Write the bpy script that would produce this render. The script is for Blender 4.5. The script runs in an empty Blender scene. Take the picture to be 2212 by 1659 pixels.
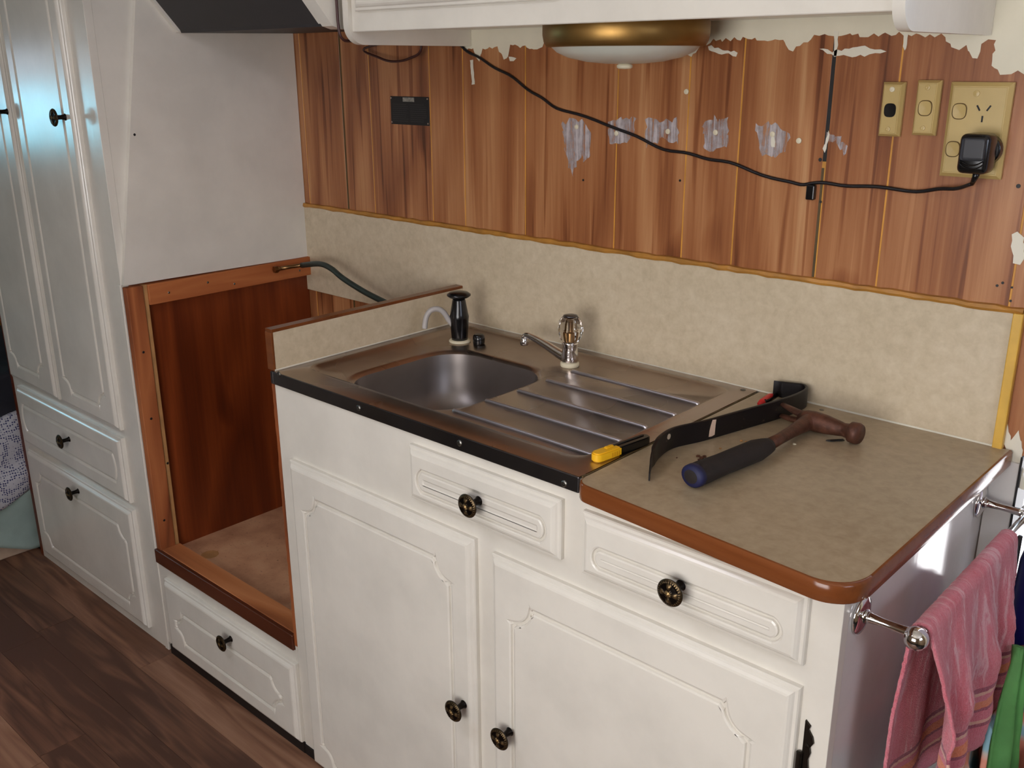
import bpy, bmesh, math, random
from mathutils import Vector, Matrix, noise
random.seed(7)
PI = math.pi
col = bpy.context.scene.collection
sc = bpy.context.scene

# ---------------------------------------------------------------- camera
CP = Vector((1.4943, -0.9706, 1.3985)); YAW, PIT, ROL = 0.7416, -0.31968, -0.00523
cam = bpy.data.cameras.new('camera'); cam.sensor_width = 36; cam.lens = 2094.48 / 2212 * 36
cam.clip_start = 0.02; cam.clip_end = 200
co = bpy.data.objects.new('camera', cam); col.objects.link(co)
FW = Vector((-math.sin(YAW) * math.cos(PIT), math.cos(YAW) * math.cos(PIT), math.sin(PIT)))
_r = Vector((math.cos(YAW), math.sin(YAW), 0)); _u = _r.cross(FW)
RT = _r * math.cos(ROL) + _u * math.sin(ROL); UP = -_r * math.sin(ROL) + _u * math.cos(ROL)
m = Matrix((RT, UP, -FW)).transposed().to_4x4(); m.translation = CP
co.matrix_world = m; sc.camera = co

def at(px, py, ax, v):
    """world point seen at a pixel of the photograph on the plane ax = v"""
    d = FW + RT * ((px - 1106) / 2094.48) + UP * ((829.5 - py) / 2094.48)
    i = 'xyz'.index(ax); t = (v - CP[i]) / d[i]
    return CP + d * t

# ---------------------------------------------------------------- world, lights, exposure
sc.view_settings.view_transform = 'Standard'; sc.view_settings.look = 'None'
sc.view_settings.gamma = 1; sc.view_settings.use_curve_mapping = False
sc.view_settings.exposure = -0.06
w = bpy.data.worlds.new('world'); sc.world = w; w.use_nodes = True
bg = w.node_tree.nodes['Background']; bg.inputs[0].default_value = (0.72, 0.84, 1.0, 1); bg.inputs[1].default_value = 3.0

def area(name, loc, dirv, sx, sy, energy, color):
    l = bpy.data.lights.new(name, 'AREA'); l.shape = 'RECTANGLE'; l.size = sx; l.size_y = sy
    l.energy = energy; l.color = color
    o = bpy.data.objects.new(name, l); col.objects.link(o); o.location = loc
    o.rotation_euler = Vector(dirv).to_track_quat('-Z', 'Y').to_euler(); return o
area('daylight_front_window', (1.15, -1.74, 1.12), (0, 1, 0), 0.95, 0.75, 19, (1.0, 0.925, 0.86))
area('daylight_right_window', (2.54, -0.55, 1.58), (-1, 0, 0), 0.6, 0.32, 4.0, (0.78, 0.80, 1.0))
area('daylight_roof_hatch', (0.25, -0.95, 1.925), (0, 0, -1), 0.36, 0.36, 4.5, (0.90, 0.88, 1.0))
area('daylight_left_window', (-2.94, -0.93, 1.19), (1, 0, 0), 0.36, 0.24, 2.4, (0.16, 0.76, 1.0))
su = bpy.data.lights.new('sun', 'SUN'); su.energy = 30.0; su.angle = 0.01; su.color = (0.86, 0.88, 1.0)
so = bpy.data.objects.new('sun', su); col.objects.link(so)
so.rotation_euler = Vector((-0.45, 0.2, -0.87)).to_track_quat('-Z', 'Y').to_euler()

# ---------------------------------------------------------------- object helpers
def link(name, me, mat=None, parent=None, smooth=False):
    o = bpy.data.objects.new(name, me); col.objects.link(o)
    if mat is not None and not me.materials:
        for x in (mat if isinstance(mat, (list, tuple)) else [mat]): me.materials.append(x)
    if smooth:
        for p in me.polygons: p.use_smooth = True
    if parent is not None: o.parent = parent
    return o
def obj(name, bm, mat, parent=None, smooth=False, recalc=True):
    if recalc: bmesh.ops.recalc_face_normals(bm, faces=bm.faces)
    me = bpy.data.meshes.new(name); bm.to_mesh(me); bm.free()
    return link(name, me, mat, parent, smooth)
def tag(o, label=None, cat=None, group=None, kind=None):
    if label: o['label'] = label
    if cat: o['category'] = cat
    if group: o['group'] = group
    if kind: o['kind'] = kind
    return o
def empty(name, label, cat, loc=(0, 0, 0), group=None):
    o = bpy.data.objects.new(name, None); col.objects.link(o); o.location = loc; o.empty_display_size = .05
    return tag(o, label, cat, group)
def under(o, root):
    """parent o to root, whose children were modelled in world coordinates"""
    o.parent = root; o.matrix_parent_inverse = Matrix.Translation(root.location).inverted()
    return o
def BM(): return bmesh.new()
def box(bm, x0, x1, y0, y1, z0, z1, bev=0, seg=1):
    r = bmesh.ops.create_cube(bm, size=1)
    vs = r['verts']
    for v in vs:
        v.co = Vector(((x0 + x1) / 2 + v.co.x * (x1 - x0), (y0 + y1) / 2 + v.co.y * (y1 - y0), (z0 + z1) / 2 + v.co.z * (z1 - z0)))
    if bev:
        es = {e for v in vs for e in v.link_edges}
        bmesh.ops.bevel(bm, geom=list(es), offset=bev, segments=seg, affect='EDGES', profile=0.5)
    return bm
def boxo(name, x0, x1, y0, y1, z0, z1, mat, parent=None, bev=0, seg=1):
    return obj(name, box(BM(), x0, x1, y0, y1, z0, z1, bev, seg), mat, parent)
def frame_of(d):
    d = d.normalized(); a = Vector((0, 0, 1)) if abs(d.z) < .9 else Vector((1, 0, 0))
    x = d.cross(a).normalized(); return x, x.cross(d).normalized()
def catmull(pts, n=8):
    pts = [Vector(p) for p in pts]; P = [pts[0] * 2 - pts[1]] + pts + [pts[-1] * 2 - pts[-2]]; out = []
    for i in range(1, len(P) - 2):
        for k in range(n):
            t = k / n; a, b, c, d = P[i - 1], P[i], P[i + 1], P[i + 2]
            out.append(.5 * ((2 * b) + (c - a) * t + (2 * a - 5 * b + 4 * c - d) * t * t + (3 * b - a - 3 * c + d) * t ** 3))
    out.append(pts[-1]); return out
def tube(bm, pts, r, n=10, cap=True, sx=1, sy=1):
    pts = [Vector(p) for p in pts]; rs = r if isinstance(r, (list, tuple)) else [r] * len(pts)
    rings = []; x = None
    for i, p in enumerate(pts):
        d = (pts[min(i + 1, len(pts) - 1)] - pts[max(i - 1, 0)]).normalized()
        if x is None: x, y = frame_of(d)
        else:
            x = (x - d * x.dot(d)).normalized(); y = x.cross(d).normalized()
        rings.append([bm.verts.new(p + (x * math.cos(2 * PI * k / n) * sx + y * math.sin(2 * PI * k / n) * sy) * rs[i]) for k in range(n)])
    for a, b in zip(rings, rings[1:]):
        for k in range(n): bm.faces.new((a[k], a[(k + 1) % n], b[(k + 1) % n], b[k]))
    if cap: bm.faces.new(rings[0]); bm.faces.new(rings[-1])
    return bm
def lathe(bm, prof, c=(0, 0, 0), axis=(0, 0, 1), n=32, cap=True):
    """prof: list of (radius, height along axis)"""
    c = Vector(c); d = Vector(axis).normalized(); x, y = frame_of(d); rings = []
    for r, h in prof:
        if r < 1e-6: rings.append([bm.verts.new(c + d * h)])
        else: rings.append([bm.verts.new(c + d * h + (x * math.cos(2 * PI * k / n) + y * math.sin(2 * PI * k / n)) * r) for k in range(n)])
    for a, b in zip(rings, rings[1:]):
        for k in range(n):
            k2 = (k + 1) % n
            if len(a) == 1 and len(b) == 1: continue
            if len(a) == 1: bm.faces.new((a[0], b[k], b[k2]))
            elif len(b) == 1: bm.faces.new((a[k], a[k2], b[0]))
            else: bm.faces.new((a[k], a[k2], b[k2], b[k]))
    if cap:
        if len(rings[0]) > 1: bm.faces.new(rings[0])
        if len(rings[-1]) > 1: bm.faces.new(rings[-1])
    return bm
def prism(bm, poly, axis, a, b):
    """extrude a 2-D polygon; axis 'x': (y,z), 'y': (x,z), 'z': (x,y)"""
    def P(p, t):
        return Vector((t, p[0], p[1])) if axis == 'x' else Vector((p[0], t, p[1])) if axis == 'y' else Vector((p[0], p[1], t))
    A = [bm.verts.new(P(p, a)) for p in poly]; B = [bm.verts.new(P(p, b)) for p in poly]
    bm.faces.new(A); bm.faces.new(B)
    for i in range(len(poly)):
        j = (i + 1) % len(poly); bm.faces.new((A[i], A[j], B[j], B[i]))
    return bm
def arc(cx, cy, r, a0, a1, n=6):
    return [(cx + r * math.cos(math.radians(a0 + (a1 - a0) * i / n)), cy + r * math.sin(math.radians(a0 + (a1 - a0) * i / n))) for i in range(n + 1)]
def smoothing(o, ang=35):
    me = o.data
    for p in me.polygons: p.use_smooth = True
    bm = bmesh.new(); bm.from_mesh(me)
    for e in bm.edges:
        if len(e.link_faces) == 2 and e.calc_face_angle(0) > math.radians(ang): e.smooth = False
    bm.to_mesh(me); bm.free(); return o

# ---------------------------------------------------------------- material helpers
def L(r, g, b):
    f = lambda c: (c / 255 / 12.92) if c / 255 <= .04045 else ((c / 255 + .055) / 1.055) ** 2.4
    return (f(r), f(g), f(b), 1)
class NT:
    def __init__(s, name):
        s.m = bpy.data.materials.new(name); s.m.use_nodes = True; s.t = s.m.node_tree; s.n = s.t.nodes
        s.b = s.n['Principled BSDF']; s.out = s.n['Material Output']
    def new(s, typ, **kw):
        nd = s.n.new(typ)
        for k, v in kw.items():
            if k in nd.inputs.keys() if isinstance(k, str) else False: nd.inputs[k].default_value = v
            else: setattr(nd, k, v)
        return nd
    def link(s, a, b): s.t.links.new(a, b)
    def coord(s, scale=(1, 1, 1), rnd=0.0, kind='Object'):
        tc = s.new('ShaderNodeTexCoord'); mp = s.new('ShaderNodeMapping'); mp.inputs['Scale'].default_value = scale
        s.link(tc.outputs[kind], mp.inputs['Vector'])
        if rnd:
            oi = s.new('ShaderNodeObjectInfo'); mu = s.new('ShaderNodeMath', operation='MULTIPLY'); mu.inputs[1].default_value = rnd
            s.link(oi.outputs['Random'], mu.inputs[0])
            cx = s.new('ShaderNodeCombineXYZ'); s.link(mu.outputs[0], cx.inputs[0]); s.link(mu.outputs[0], cx.inputs[2])
            s.link(cx.outputs[0], mp.inputs['Location'])
        return mp.outputs[0]
    def noise(s, vec, scale=5, detail=3, rough=.5, dist=0):
        nd = s.new('ShaderNodeTexNoise'); nd.inputs['Scale'].default_value = scale; nd.inputs['Detail'].default_value = detail
        nd.inputs['Roughness'].default_value = rough; nd.inputs['Distortion'].default_value = dist; s.link(vec, nd.inputs['Vector']); return nd.outputs['Fac']
    def math(s, op, a, b=None, c=None):
        nd = s.new('ShaderNodeMath', operation=op)
        for i, v in enumerate((a, b, c)):
            if v is None: continue
            if isinstance(v, (int, float)): nd.inputs[i].default_value = v
            else: s.link(v, nd.inputs[i])
        return nd.outputs[0]
    def ramp(s, fac, stops, interp='LINEAR'):
        nd = s.new('ShaderNodeValToRGB'); cr = nd.color_ramp; cr.interpolation = interp
        while len(cr.elements) > 1: cr.elements.remove(cr.elements[-1])
        cr.elements[0].position = stops[0][0]; cr.elements[0].color = stops[0][1]
        for p, c in stops[1:]: cr.elements.new(p).color = c
        s.link(fac, nd.inputs[0]); return nd.outputs[0]
    def mix(s, fac, a, b, mode='MIX'):
        nd = s.new('ShaderNodeMix', data_type='RGBA', blend_type=mode)
        for i, v in ((0, fac), (6, a), (7, b)):
            if isinstance(v, (int, float)): nd.inputs[i].default_value = v
            elif isinstance(v, tuple): nd.inputs[i].default_value = v
            else: s.link(v, nd.inputs[i])
        return nd.outputs[2]
    def bump(s, h, strength=.2, dist=.001):
        nd = s.new('ShaderNodeBump'); nd.inputs['Strength'].default_value = strength; nd.inputs['Distance'].default_value = dist
        s.link(h, nd.inputs['Height']); s.link(nd.outputs[0], s.b.inputs['Normal'])
    def base(s, c):
        if isinstance(c, tuple): s.b.inputs['Base Color'].default_value = c
        else: s.link(c, s.b.inputs['Base Color'])
    def rough(s, r):
        if isinstance(r, (int, float)): s.b.inputs['Roughness'].default_value = r
        else: s.link(r, s.b.inputs['Roughness'])
G = lambda v: (v, v, v, 1)

def plain(name, c, rough=.5, metal=0, var=.06, scale=30, bump=0, spec=.5, coat=0):
    """one colour with slight procedural mottling"""
    t = NT(name); v = t.coord()
    n = t.noise(v, scale, 4)
    hi = tuple(min(1, x * (1 + var)) for x in c[:3]) + (1,); lo = tuple(x * (1 - var) for x in c[:3]) + (1,)
    t.base(t.ramp(n, [(.3, lo), (.7, hi)])); t.rough(rough); t.b.inputs['Metallic'].default_value = metal
    t.b.inputs['Specular IOR Level'].default_value = spec; t.b.inputs['Coat Weight'].default_value = coat
    if bump: t.bump(t.noise(v, scale * 4, 4), bump, .001)
    return t.m
def paint(name, c, rough=.3, streak=.12, dirt=.10):
    """brushed enamel: faint brush streaks along z and a little grime"""
    t = NT(name)
    n1 = t.noise(t.coord((90, 90, 3)), 1.5, 3); n2 = t.noise(t.coord(), 6, 5, .6)
    cc = t.ramp(n2, [(.35, tuple(x * (1 - dirt) for x in c[:3]) + (1,)), (.62, c)])
    t.base(cc); t.rough(t.math('MULTIPLY_ADD', n2, .12, rough - .06))
    t.bump(t.math('ADD', n1, t.math('MULTIPLY', t.noise(t.coord(), 60, 2), .3)), streak, .0012)
    t.b.inputs['Specular IOR Level'].default_value = .5
    return t.m
def wood(name, stops, along='z', freq=9, rnd=37, rough=.35, knots=True, streakmix=.45, rings=7.0, spec=.4):
    """printed timber: cathedral rings plus fine streaks running along one axis"""
    t = NT(name)
    k = {'z': (1, 1, .13), 'x': (.13, 1, 1), 'y': (1, .13, 1)}[along]
    f = {'z': (1, 1, .03), 'x': (.03, 1, 1), 'y': (1, .03, 1)}[along]
    v = t.coord(k, rnd); vf = t.coord(f, rnd)
    big = t.noise(v, freq, 2, .45, .6)
    ring = t.math('PINGPONG', t.math('MULTIPLY', big, rings), .5)
    ring = t.math('MULTIPLY', ring, 2)
    fine = t.noise(vf, 130, 5, .65); mid = t.noise(vf, 30, 3, .5)
    mixd = t.math('ADD', t.math('MULTIPLY', ring, 1 - streakmix), t.math('MULTIPLY', t.math('ADD', t.math('MULTIPLY', fine, .55), t.math('MULTIPLY', mid, .55)), streakmix))
    if name.startswith('printed'):
        ln = t.noise(vf, 62, 2, .4, .4); mixd = t.math('SUBTRACT', mixd, t.math('MULTIPLY', t.ramp(ln, [(.60, G(0)), (.68, G(1))]), .22))
        l2 = t.noise(vf, 95, 2, .4); mixd = t.math('ADD', mixd, t.math('MULTIPLY', t.ramp(l2, [(.60, G(0)), (.70, G(1))]), .12))
    if knots:
        kn = t.noise(t.coord((1, 1, .45) if along == 'z' else (.45, 1, 1), rnd), 7, 1, .3)
        dark = t.ramp(kn, [(.68, G(0)), (.80, G(1))])
        mixd = t.math('SUBTRACT', mixd, t.math('MULTIPLY', dark, .5))
    oi = t.new('ShaderNodeObjectInfo')
    mixd = t.math('ADD', mixd, t.math('MULTIPLY', t.math('SUBTRACT', oi.outputs['Random'], .5), .10))
    t.base(t.ramp(mixd, stops)); t.rough(rough); t.bump(fine, .12, .0006); t.b.inputs['Specular IOR Level'].default_value = spec
    return t.m

M = {}
M['white'] = paint('cream_white_enamel', L(226, 220, 208), .21)
M['white_gloss'] = paint('gloss_white_enamel', L(222, 218, 212), .10, .05)
M['white_wall'] = paint('cream_wall_paint', L(226, 219, 196), .5, .1)
M['white_old'] = plain('rubbed_off_white_paint', L(205, 206, 200), .5, var=.08, scale=60)
M['wall_wood'] = wood('printed_walnut_panel', [(.12, L(84, 44, 24)), (.34, L(128, 76, 45)), (.50, L(155, 99, 61)), (.66, L(176, 122, 80)), (.84, L(194, 146, 102))], rings=3.6, streakmix=.70, freq=5.5)
M['groove'] = plain('amber_groove', L(206, 146, 56), .5, var=.2, scale=15)
M['groove_dark'] = plain('dark_olive_joint', L(84, 66, 34), .6, var=.2, scale=25)
M['veneer'] = wood('dark_red_veneer', [(.15, L(60, 22, 8)), (.45, L(98, 40, 14)), (.7, L(124, 56, 22)), (.95, L(150, 74, 34))], freq=5, streakmix=.7, rings=4, rough=.4)
M['timber'] = wood('raw_orange_timber', [(.15, L(112, 54, 22)), (.45, L(160, 86, 42)), (.8, L(186, 112, 62))], along='y', freq=9, streakmix=.5, rnd=11, rough=.7, rings=3)
M['timber_z'] = wood('raw_orange_timber_upright', [(.15, L(96, 46, 20)), (.45, L(150, 82, 42)), (.8, L(178, 106, 60))], along='z', freq=9, streakmix=.5, rnd=11, rough=.7, rings=3)
M['timber_x'] = wood('raw_orange_timber_lengthwise', [(.15, L(130, 72, 36)), (.45, L(176, 108, 62)), (.8, L(196, 130, 82))], along='x', freq=9, streakmix=.5, rnd=11, rough=.7, rings=3)
M['edge_brown'] = wood('varnished_brown_edging', [(.2, L(80, 42, 19)), (.5, L(110, 60, 29)), (.9, L(130, 76, 42))], along='x', freq=6, streakmix=.8, rough=.16, knots=False, rnd=5)
M['dark_strip'] = wood('dark_brown_strip', [(.2, L(54, 24, 12)), (.6, L(86, 42, 24)), (.95, L(104, 60, 42))], along='x', freq=6, streakmix=.8, rough=.35, knots=False)
M['pale_batten'] = plain('pale_batten', L(176, 130, 80), .7, var=.15)
M['floorboard'] = None
M['black'] = plain('matt_black', L(18, 17, 17), .5, var=.1)
M['gloss_black'] = plain('gloss_black_plastic', L(12, 12, 14), .22, var=.1)
M['hood_dark'] = plain('charcoal_hood_sheet', L(48, 45, 46), .55, var=.06)
M['amber_trim'] = plain('amber_glue_bead', L(172, 120, 50), .4, var=.25, scale=22, bump=.4)
M['yellow_trim'] = plain('yellow_timber_trim', L(212, 168, 72), .35, var=.16, scale=18)
M['caulk'] = plain('white_caulk', L(214, 208, 192), .5, var=.1)
M['plate'] = plain('tan_switch_plastic', L(190, 164, 104), .35, var=.04)
M['chrome'] = plain('chrome', L(225, 222, 220), .07, 1, var=.02)
M['satin_chrome'] = plain('satin_chrome', L(205, 202, 198), .2, 1, var=.05)
M['old_steel'] = plain('dull_blade_steel', L(112, 106, 100), .4, 1, var=.25)
M['screw'] = plain('screw_metal', L(120, 118, 112), .35, 1, var=.2)
M['rust'] = plain('rusted_brown_steel', L(92, 58, 44), .5, .45, var=.4, scale=70, bump=.4)
M['grip'] = plain('worn_black_rubber_grip', L(28, 19, 14), .85, var=.25, scale=60, bump=.3)
M['grip_blue'] = plain('navy_blue_rubber', L(14, 18, 64), .6, var=.2)
M['yellow_plastic'] = plain('yellow_plastic', L(232, 176, 24), .4, var=.05)
M['red_plastic'] = plain('red_plastic', L(206, 34, 34), .4, var=.05)
M['hose'] = plain('dark_green_rubber_hose', L(38, 52, 48), .45, var=.2, scale=40)
M['hose_old'] = plain('worn_dark_hose', L(64, 58, 50), .5, var=.3, scale=40)
M['brass_fit'] = plain('dull_brass', L(140, 108, 72), .35, 1, var=.2)
M['brass'] = plain('aged_brass', L(150, 116, 64), .40, .9, var=.14, scale=20)
M['opal'] = plain('opal_glass', L(206, 208, 196), .3, var=.03)
M['cream_plastic'] = plain('cream_plastic', L(216, 206, 178), .4)
M['cord_black'] = plain('black_cord_rubber', L(22, 18, 20), .4)
M['cord_brown'] = plain('dark_brown_cord', L(62, 30, 26), .45)
M['navy'] = plain('navy_nylon', L(14, 20, 88), .35, var=.2, scale=20)
M['purple'] = plain('dark_purple_fabric', L(74, 34, 92), .8, var=.45, scale=26)
M['violet_white'] = plain('pale_door_frame_paint', L(176, 168, 180), .35)
M['green_cloth'] = plain('bright_green_cloth', L(92, 156, 84), .7, var=.25, scale=16, bump=.3)
M['rust_cloth'] = plain('rust_printed_cloth', L(150, 72, 52), .8, var=.45, scale=28, bump=.3)
M['ground'] = plain('pale_gravel', L(206, 200, 190), .9, var=.1, scale=8)
M['ceil'] = plain('ceiling_paint', L(224, 220, 208), .6, var=.03)
M['wall_far'] = plain('cream_far_wall', L(150, 128, 100), .6, var=.04, scale=4)
M['blanket'] = plain('pale_green_blanket', L(150, 168, 160), .9, var=.12, scale=14, bump=.5)
M['sheet'] = plain('cream_bed_sheet', L(196, 184, 170), .85, var=.05, scale=10)
M['dark_space'] = plain('near_black_shade', L(26, 26, 34), .9, var=.3, scale=18)  # near-black colour stands in for the unlit space above the bed
M['base_wood'] = plain('pale_bed_base_board', L(180, 156, 134), .6, var=.08)
def chip():
    t = NT('tan_particle_board'); v = t.coord()
    a = t.noise(v, 9, 4, .6); b = t.noise(v, 160, 3, .7)
    c = t.ramp(a, [(.3, L(164, 116, 84)), (.55, L(198, 150, 114)), (.75, L(210, 166, 128))])
    t.base(t.mix(t.ramp(b, [(.62, G(0)), (.75, G(1))]), c, L(98, 62, 40))); t.rough(.7); t.bump(b, .2); return t.m
M['chip'] = chip()
def laminate(name, lo, mid, hi, rough=.32):
    t = NT(name); v = t.coord()
    a = t.noise(v, 55, 5, .6, .3); b = t.noise(v, 6, 3, .5); c = t.noise(v, 150, 2, .5)
    s = t.math('ADD', t.math('MULTIPLY', a, .55), t.math('ADD', t.math('MULTIPLY', b, .3), t.math('MULTIPLY', c, .15)))
    t.base(t.ramp(s, [(.34, lo), (.5, mid), (.66, hi)])); t.rough(rough); return t.m
M['splash'] = laminate('mottled_beige_laminate', L(186, 170, 142), L(200, 184, 156), L(211, 196, 170))
M['counter'] = laminate('speckled_tan_laminate', L(150, 131, 104), L(164, 146, 118), L(175, 157, 130), .3)
def steel(name, base=L(196, 186, 178), rough=.26, stains=True):
    t = NT(name); t.b.inputs['Metallic'].default_value = 1
    a = t.noise(t.coord((1, 1, 1)), 7, 3, .5, .4); br = t.noise(t.coord((2, 200, 200)), 1.2, 3)
    c = t.ramp(a, [(.30, tuple(x * .85 for x in base[:3]) + (1,)), (.5, base)])
    if stains:
        st = t.noise(t.coord((1, 1, 1)), 46, 3, .6, 2.5)
        c = t.mix(t.ramp(st, [(.735, G(0)), (.765, G(.7))]), c, L(90, 64, 50))
    t.base(c); t.rough(t.math('MULTIPLY_ADD', t.noise(t.coord(), 6, 1), .16, rough - .06)); t.bump(br, .012, .0003); return t.m
M['steel'] = steel('brushed_stainless_steel', L(176, 162, 152))
M['bowl_steel'] = steel('satin_stainless_bowl', L(150, 142, 138), .40, False)
M['rib_steel'] = steel('rib_steel', L(206, 202, 208), .34, False)
M['lip_steel'] = steel('dark_steel_lip', L(112, 110, 112), .3, False)
def antique():
    t = NT('antique_brass_knob'); t.b.inputs['Metallic'].default_value = .85
    at_ = t.new('ShaderNodeAttribute'); at_.attribute_name = 'relief'
    n = t.noise(t.coord(), 300, 3)
    f = t.math('ADD', at_.outputs['Fac'], t.math('MULTIPLY', t.math('SUBTRACT', n, .5), .3))
    t.base(t.ramp(f, [(.15, L(28, 23, 20)), (.45, L(92, 76, 52)), (.85, L(186, 154, 104))])); t.rough(.36); return t.m
M['knob'] = antique()
M['knob_stem'] = plain('dark_bronze', L(48, 42, 36), .35, .8, var=.2)
def glassmat():
    t = NT('clear_acrylic'); t.base((.95, .93, .9, 1)); t.rough(.06)
    t.b.inputs['Transmission Weight'].default_value = 1; t.b.inputs['IOR'].default_value = 1.46; return t.m
M['acrylic'] = glassmat()
def pane():
    t = NT('window_glass'); t.base((1, 1, 1, 1)); t.rough(0.02); t.b.inputs['Transmission Weight'].default_value = 1
    t.b.inputs['IOR'].default_value = 1.1; return t.m
M['pane'] = pane()
def smear(name, c, lo, hi, sc=(150, 150, 9)):
    """dry-brushed paint: opaque where the brush left paint, bare wall between streaks"""
    t = NT(name); t.base(c); t.rough(.5)
    n = t.math('ADD', t.math('MULTIPLY', t.noise(t.coord(sc), 1, 3, .6), .75), t.math('MULTIPLY', t.noise(t.coord(), 70, 3), .25))
    al = t.ramp(n, [(lo, G(0)), (hi, G(1))]); t.link(al, t.b.inputs['Alpha']); return t.m
M['smear_thin'] = smear('thin_lilac_white_brush_marks', L(186, 176, 176), .40, .60)
M['smear_thick'] = smear('thick_cream_paint', L(222, 216, 198), .20, .34)
def dots():
    t = NT('white_sheet_with_blue_dots'); v = t.coord((1, 1, 1))
    vo = t.new('ShaderNodeTexVoronoi'); vo.inputs['Scale'].default_value = 150; vo.inputs['Randomness'].default_value = .35; t.link(v, vo.inputs['Vector'])
    t.base(t.ramp(vo.outputs['Distance'], [(.30, L(44, 48, 96)), (.40, L(186, 184, 190))])); t.rough(.9); t.bump(t.noise(v, 20, 4), .6, .01); return t.m
M['dots'] = dots()
def towelmat():
    t = NT('pink_terry_towel'); uv = t.new('ShaderNodeUVMap'); uv.uv_map = 'uv'
    sp = t.new('ShaderNodeSeparateXYZ'); t.link(uv.outputs[0], sp.inputs[0])
    mp = t.new('ShaderNodeMapping'); mp.inputs['Scale'].default_value = (9, 2.2, 1); t.link(uv.outputs[0], mp.inputs[0])
    n = t.noise(mp.outputs[0], 2.2, 4, .65, 1.4); f = t.noise(t.coord(), 420, 3, .7)
    c = t.ramp(n, [(.42, L(214, 98, 112)), (.54, L(220, 122, 134)), (.62, L(236, 182, 190))])
    mk = L(142, 26, 66); orr = L(232, 126, 56); lt = L(232, 184, 160); pk = L(218, 106, 124)
    st = t.ramp(sp.outputs[1], [(0, pk), (.056, mk), (.064, lt), (.074, pk), (.094, mk), (.104, orr), (.126, pk), (.142, lt), (.150, mk), (.162, pk)], 'CONSTANT')
    msk = t.math('MULTIPLY', t.math('LESS_THAN', sp.outputs[1], .163), 1)
    # mirrored stripes at the other hem
    inv = t.math('SUBTRACT', 1, sp.outputs[1])
    st2 = t.ramp(inv, [(0, pk), (.056, mk), (.064, lt), (.074, pk), (.094, mk), (.104, orr), (.126, pk), (.142, lt), (.150, mk), (.162, pk)], 'CONSTANT')
    c = t.mix(msk, c, st); c = t.mix(t.math('LESS_THAN', inv, .163), c, st2)
    t.base(t.mix(.25, c, t.ramp(f, [(.3, L(150, 60, 80)), (.7, L(230, 160, 172))]))); t.rough(.95)
    t.b.inputs['Sheen Weight'].default_value = .3; t.bump(f, .9, .003); return t.m
M['towel'] = towelmat()
def bagmat():
    t = NT('pastel_printed_bag_fabric'); v = t.coord()
    n = t.noise(v, 7, 1, .5, 1.5)
    t.base(t.ramp(n, [(.30, L(120, 176, 196)), (.46, L(150, 196, 208)), (.50, L(206, 196, 184)), (.58, L(228, 152, 126)), (.72, L(214, 128, 110))])); t.rough(.6); return t.m
M['bag'] = bagmat()
FLS = [(.15, L(76, 47, 34)), (.45, L(110, 74, 54)), (.7, L(136, 97, 74)), (.95, L(154, 116, 92))]
def floormat():
    t = NT('brown_vinyl_plank')
    v = t.coord((.13, 1, 1), 23); vf = t.coord((.03, 1, 1), 23)
    ring = t.math('PINGPONG', t.math('MULTIPLY', t.noise(v, 16, 2, .5, .6), 4), .5)
    fine = t.noise(vf, 140, 5, .65); oi = t.new('ShaderNodeObjectInfo')
    s = t.math('ADD', t.math('MULTIPLY', ring, .7), t.math('ADD', t.math('MULTIPLY', fine, .5), t.math('MULTIPLY', t.math('SUBTRACT', oi.outputs['Random'], .55), .75)))
    t.base(t.ramp(s, FLS)); t.rough(.5); t.bump(fine, .1, .0005); return t.m
M['floor'] = floormat()

# ---------------------------------------------------------------- room shell
fl = tag(boxo('floor', -3.1, 2.7, -1.85, 0.5, -.03, -.0015, M['black']), kind='structure')
rows = [(-.29 - .1 * k, -.19 - .1 * k) for k in range(-2, 9)]
k = 0
for r, (y0, y1) in enumerate(rows):
    if y0 > .05: continue
    xs = {2: -.87, 3: -.409, 1: .02, 0: -.55}.get(r, -.87 + random.random() * .9)
    L0 = .92
    x = xs - L0 * 2
    while x < 1.6:
        a, b = max(x, -2.0), min(x + L0, 1.6)
        if b - a > .05:
            boxo('plank', a + .0004, b - .0004, y0 + .0004, min(y1, .03) - .0004, -.0015, .0, M['floor'], fl)
        x += L0
wb = tag(boxo('wall_back', -3.1, 1.16, .504, .54, 0, 1.95, M['groove']), kind='structure')
tag(boxo('wall_back', 1.82, 2.7, .504, .54, 0, 1.95, M['white_wall']), kind='structure')
tag(boxo('wall_back', 1.16, 1.82, .504, .54, 1.86, 1.95, M['white_wall']), kind='structure')
gx = [-.70, -.537, -.384, -.284, -.086, .0145, .186, .4085, .558, .659, .811, .914, 1.108, 1.16]
for a, b in zip(gx, gx[1:]):
    gw = .0032 if abs(b - .811) < .01 or abs(b + .384) < .01 else .0013
    ga = .0032 if abs(a - .811) < .01 or abs(a + .384) < .01 else .0015
    if a > -.69: boxo('joint_strip', a - .0045, a + .0045, .5007, .5042, .0, 1.949, M['groove_dark'] if abs(a + .384) < .01 else M['groove'], wb)
    p = boxo('plank', a + ga, b - (gw if b < 1.15 else 0), .5, .504, .0, 1.95, M['wall_wood'], wb, bev=.0004)
boxo('joint_strip', .808, .814, .5004, .5042, 1.25, 1.95, M['black'], wb)
boxo('joint_strip', .8065, .812, .5003, .5042, 1.06, 1.24, M['groove_dark'], wb)
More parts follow.
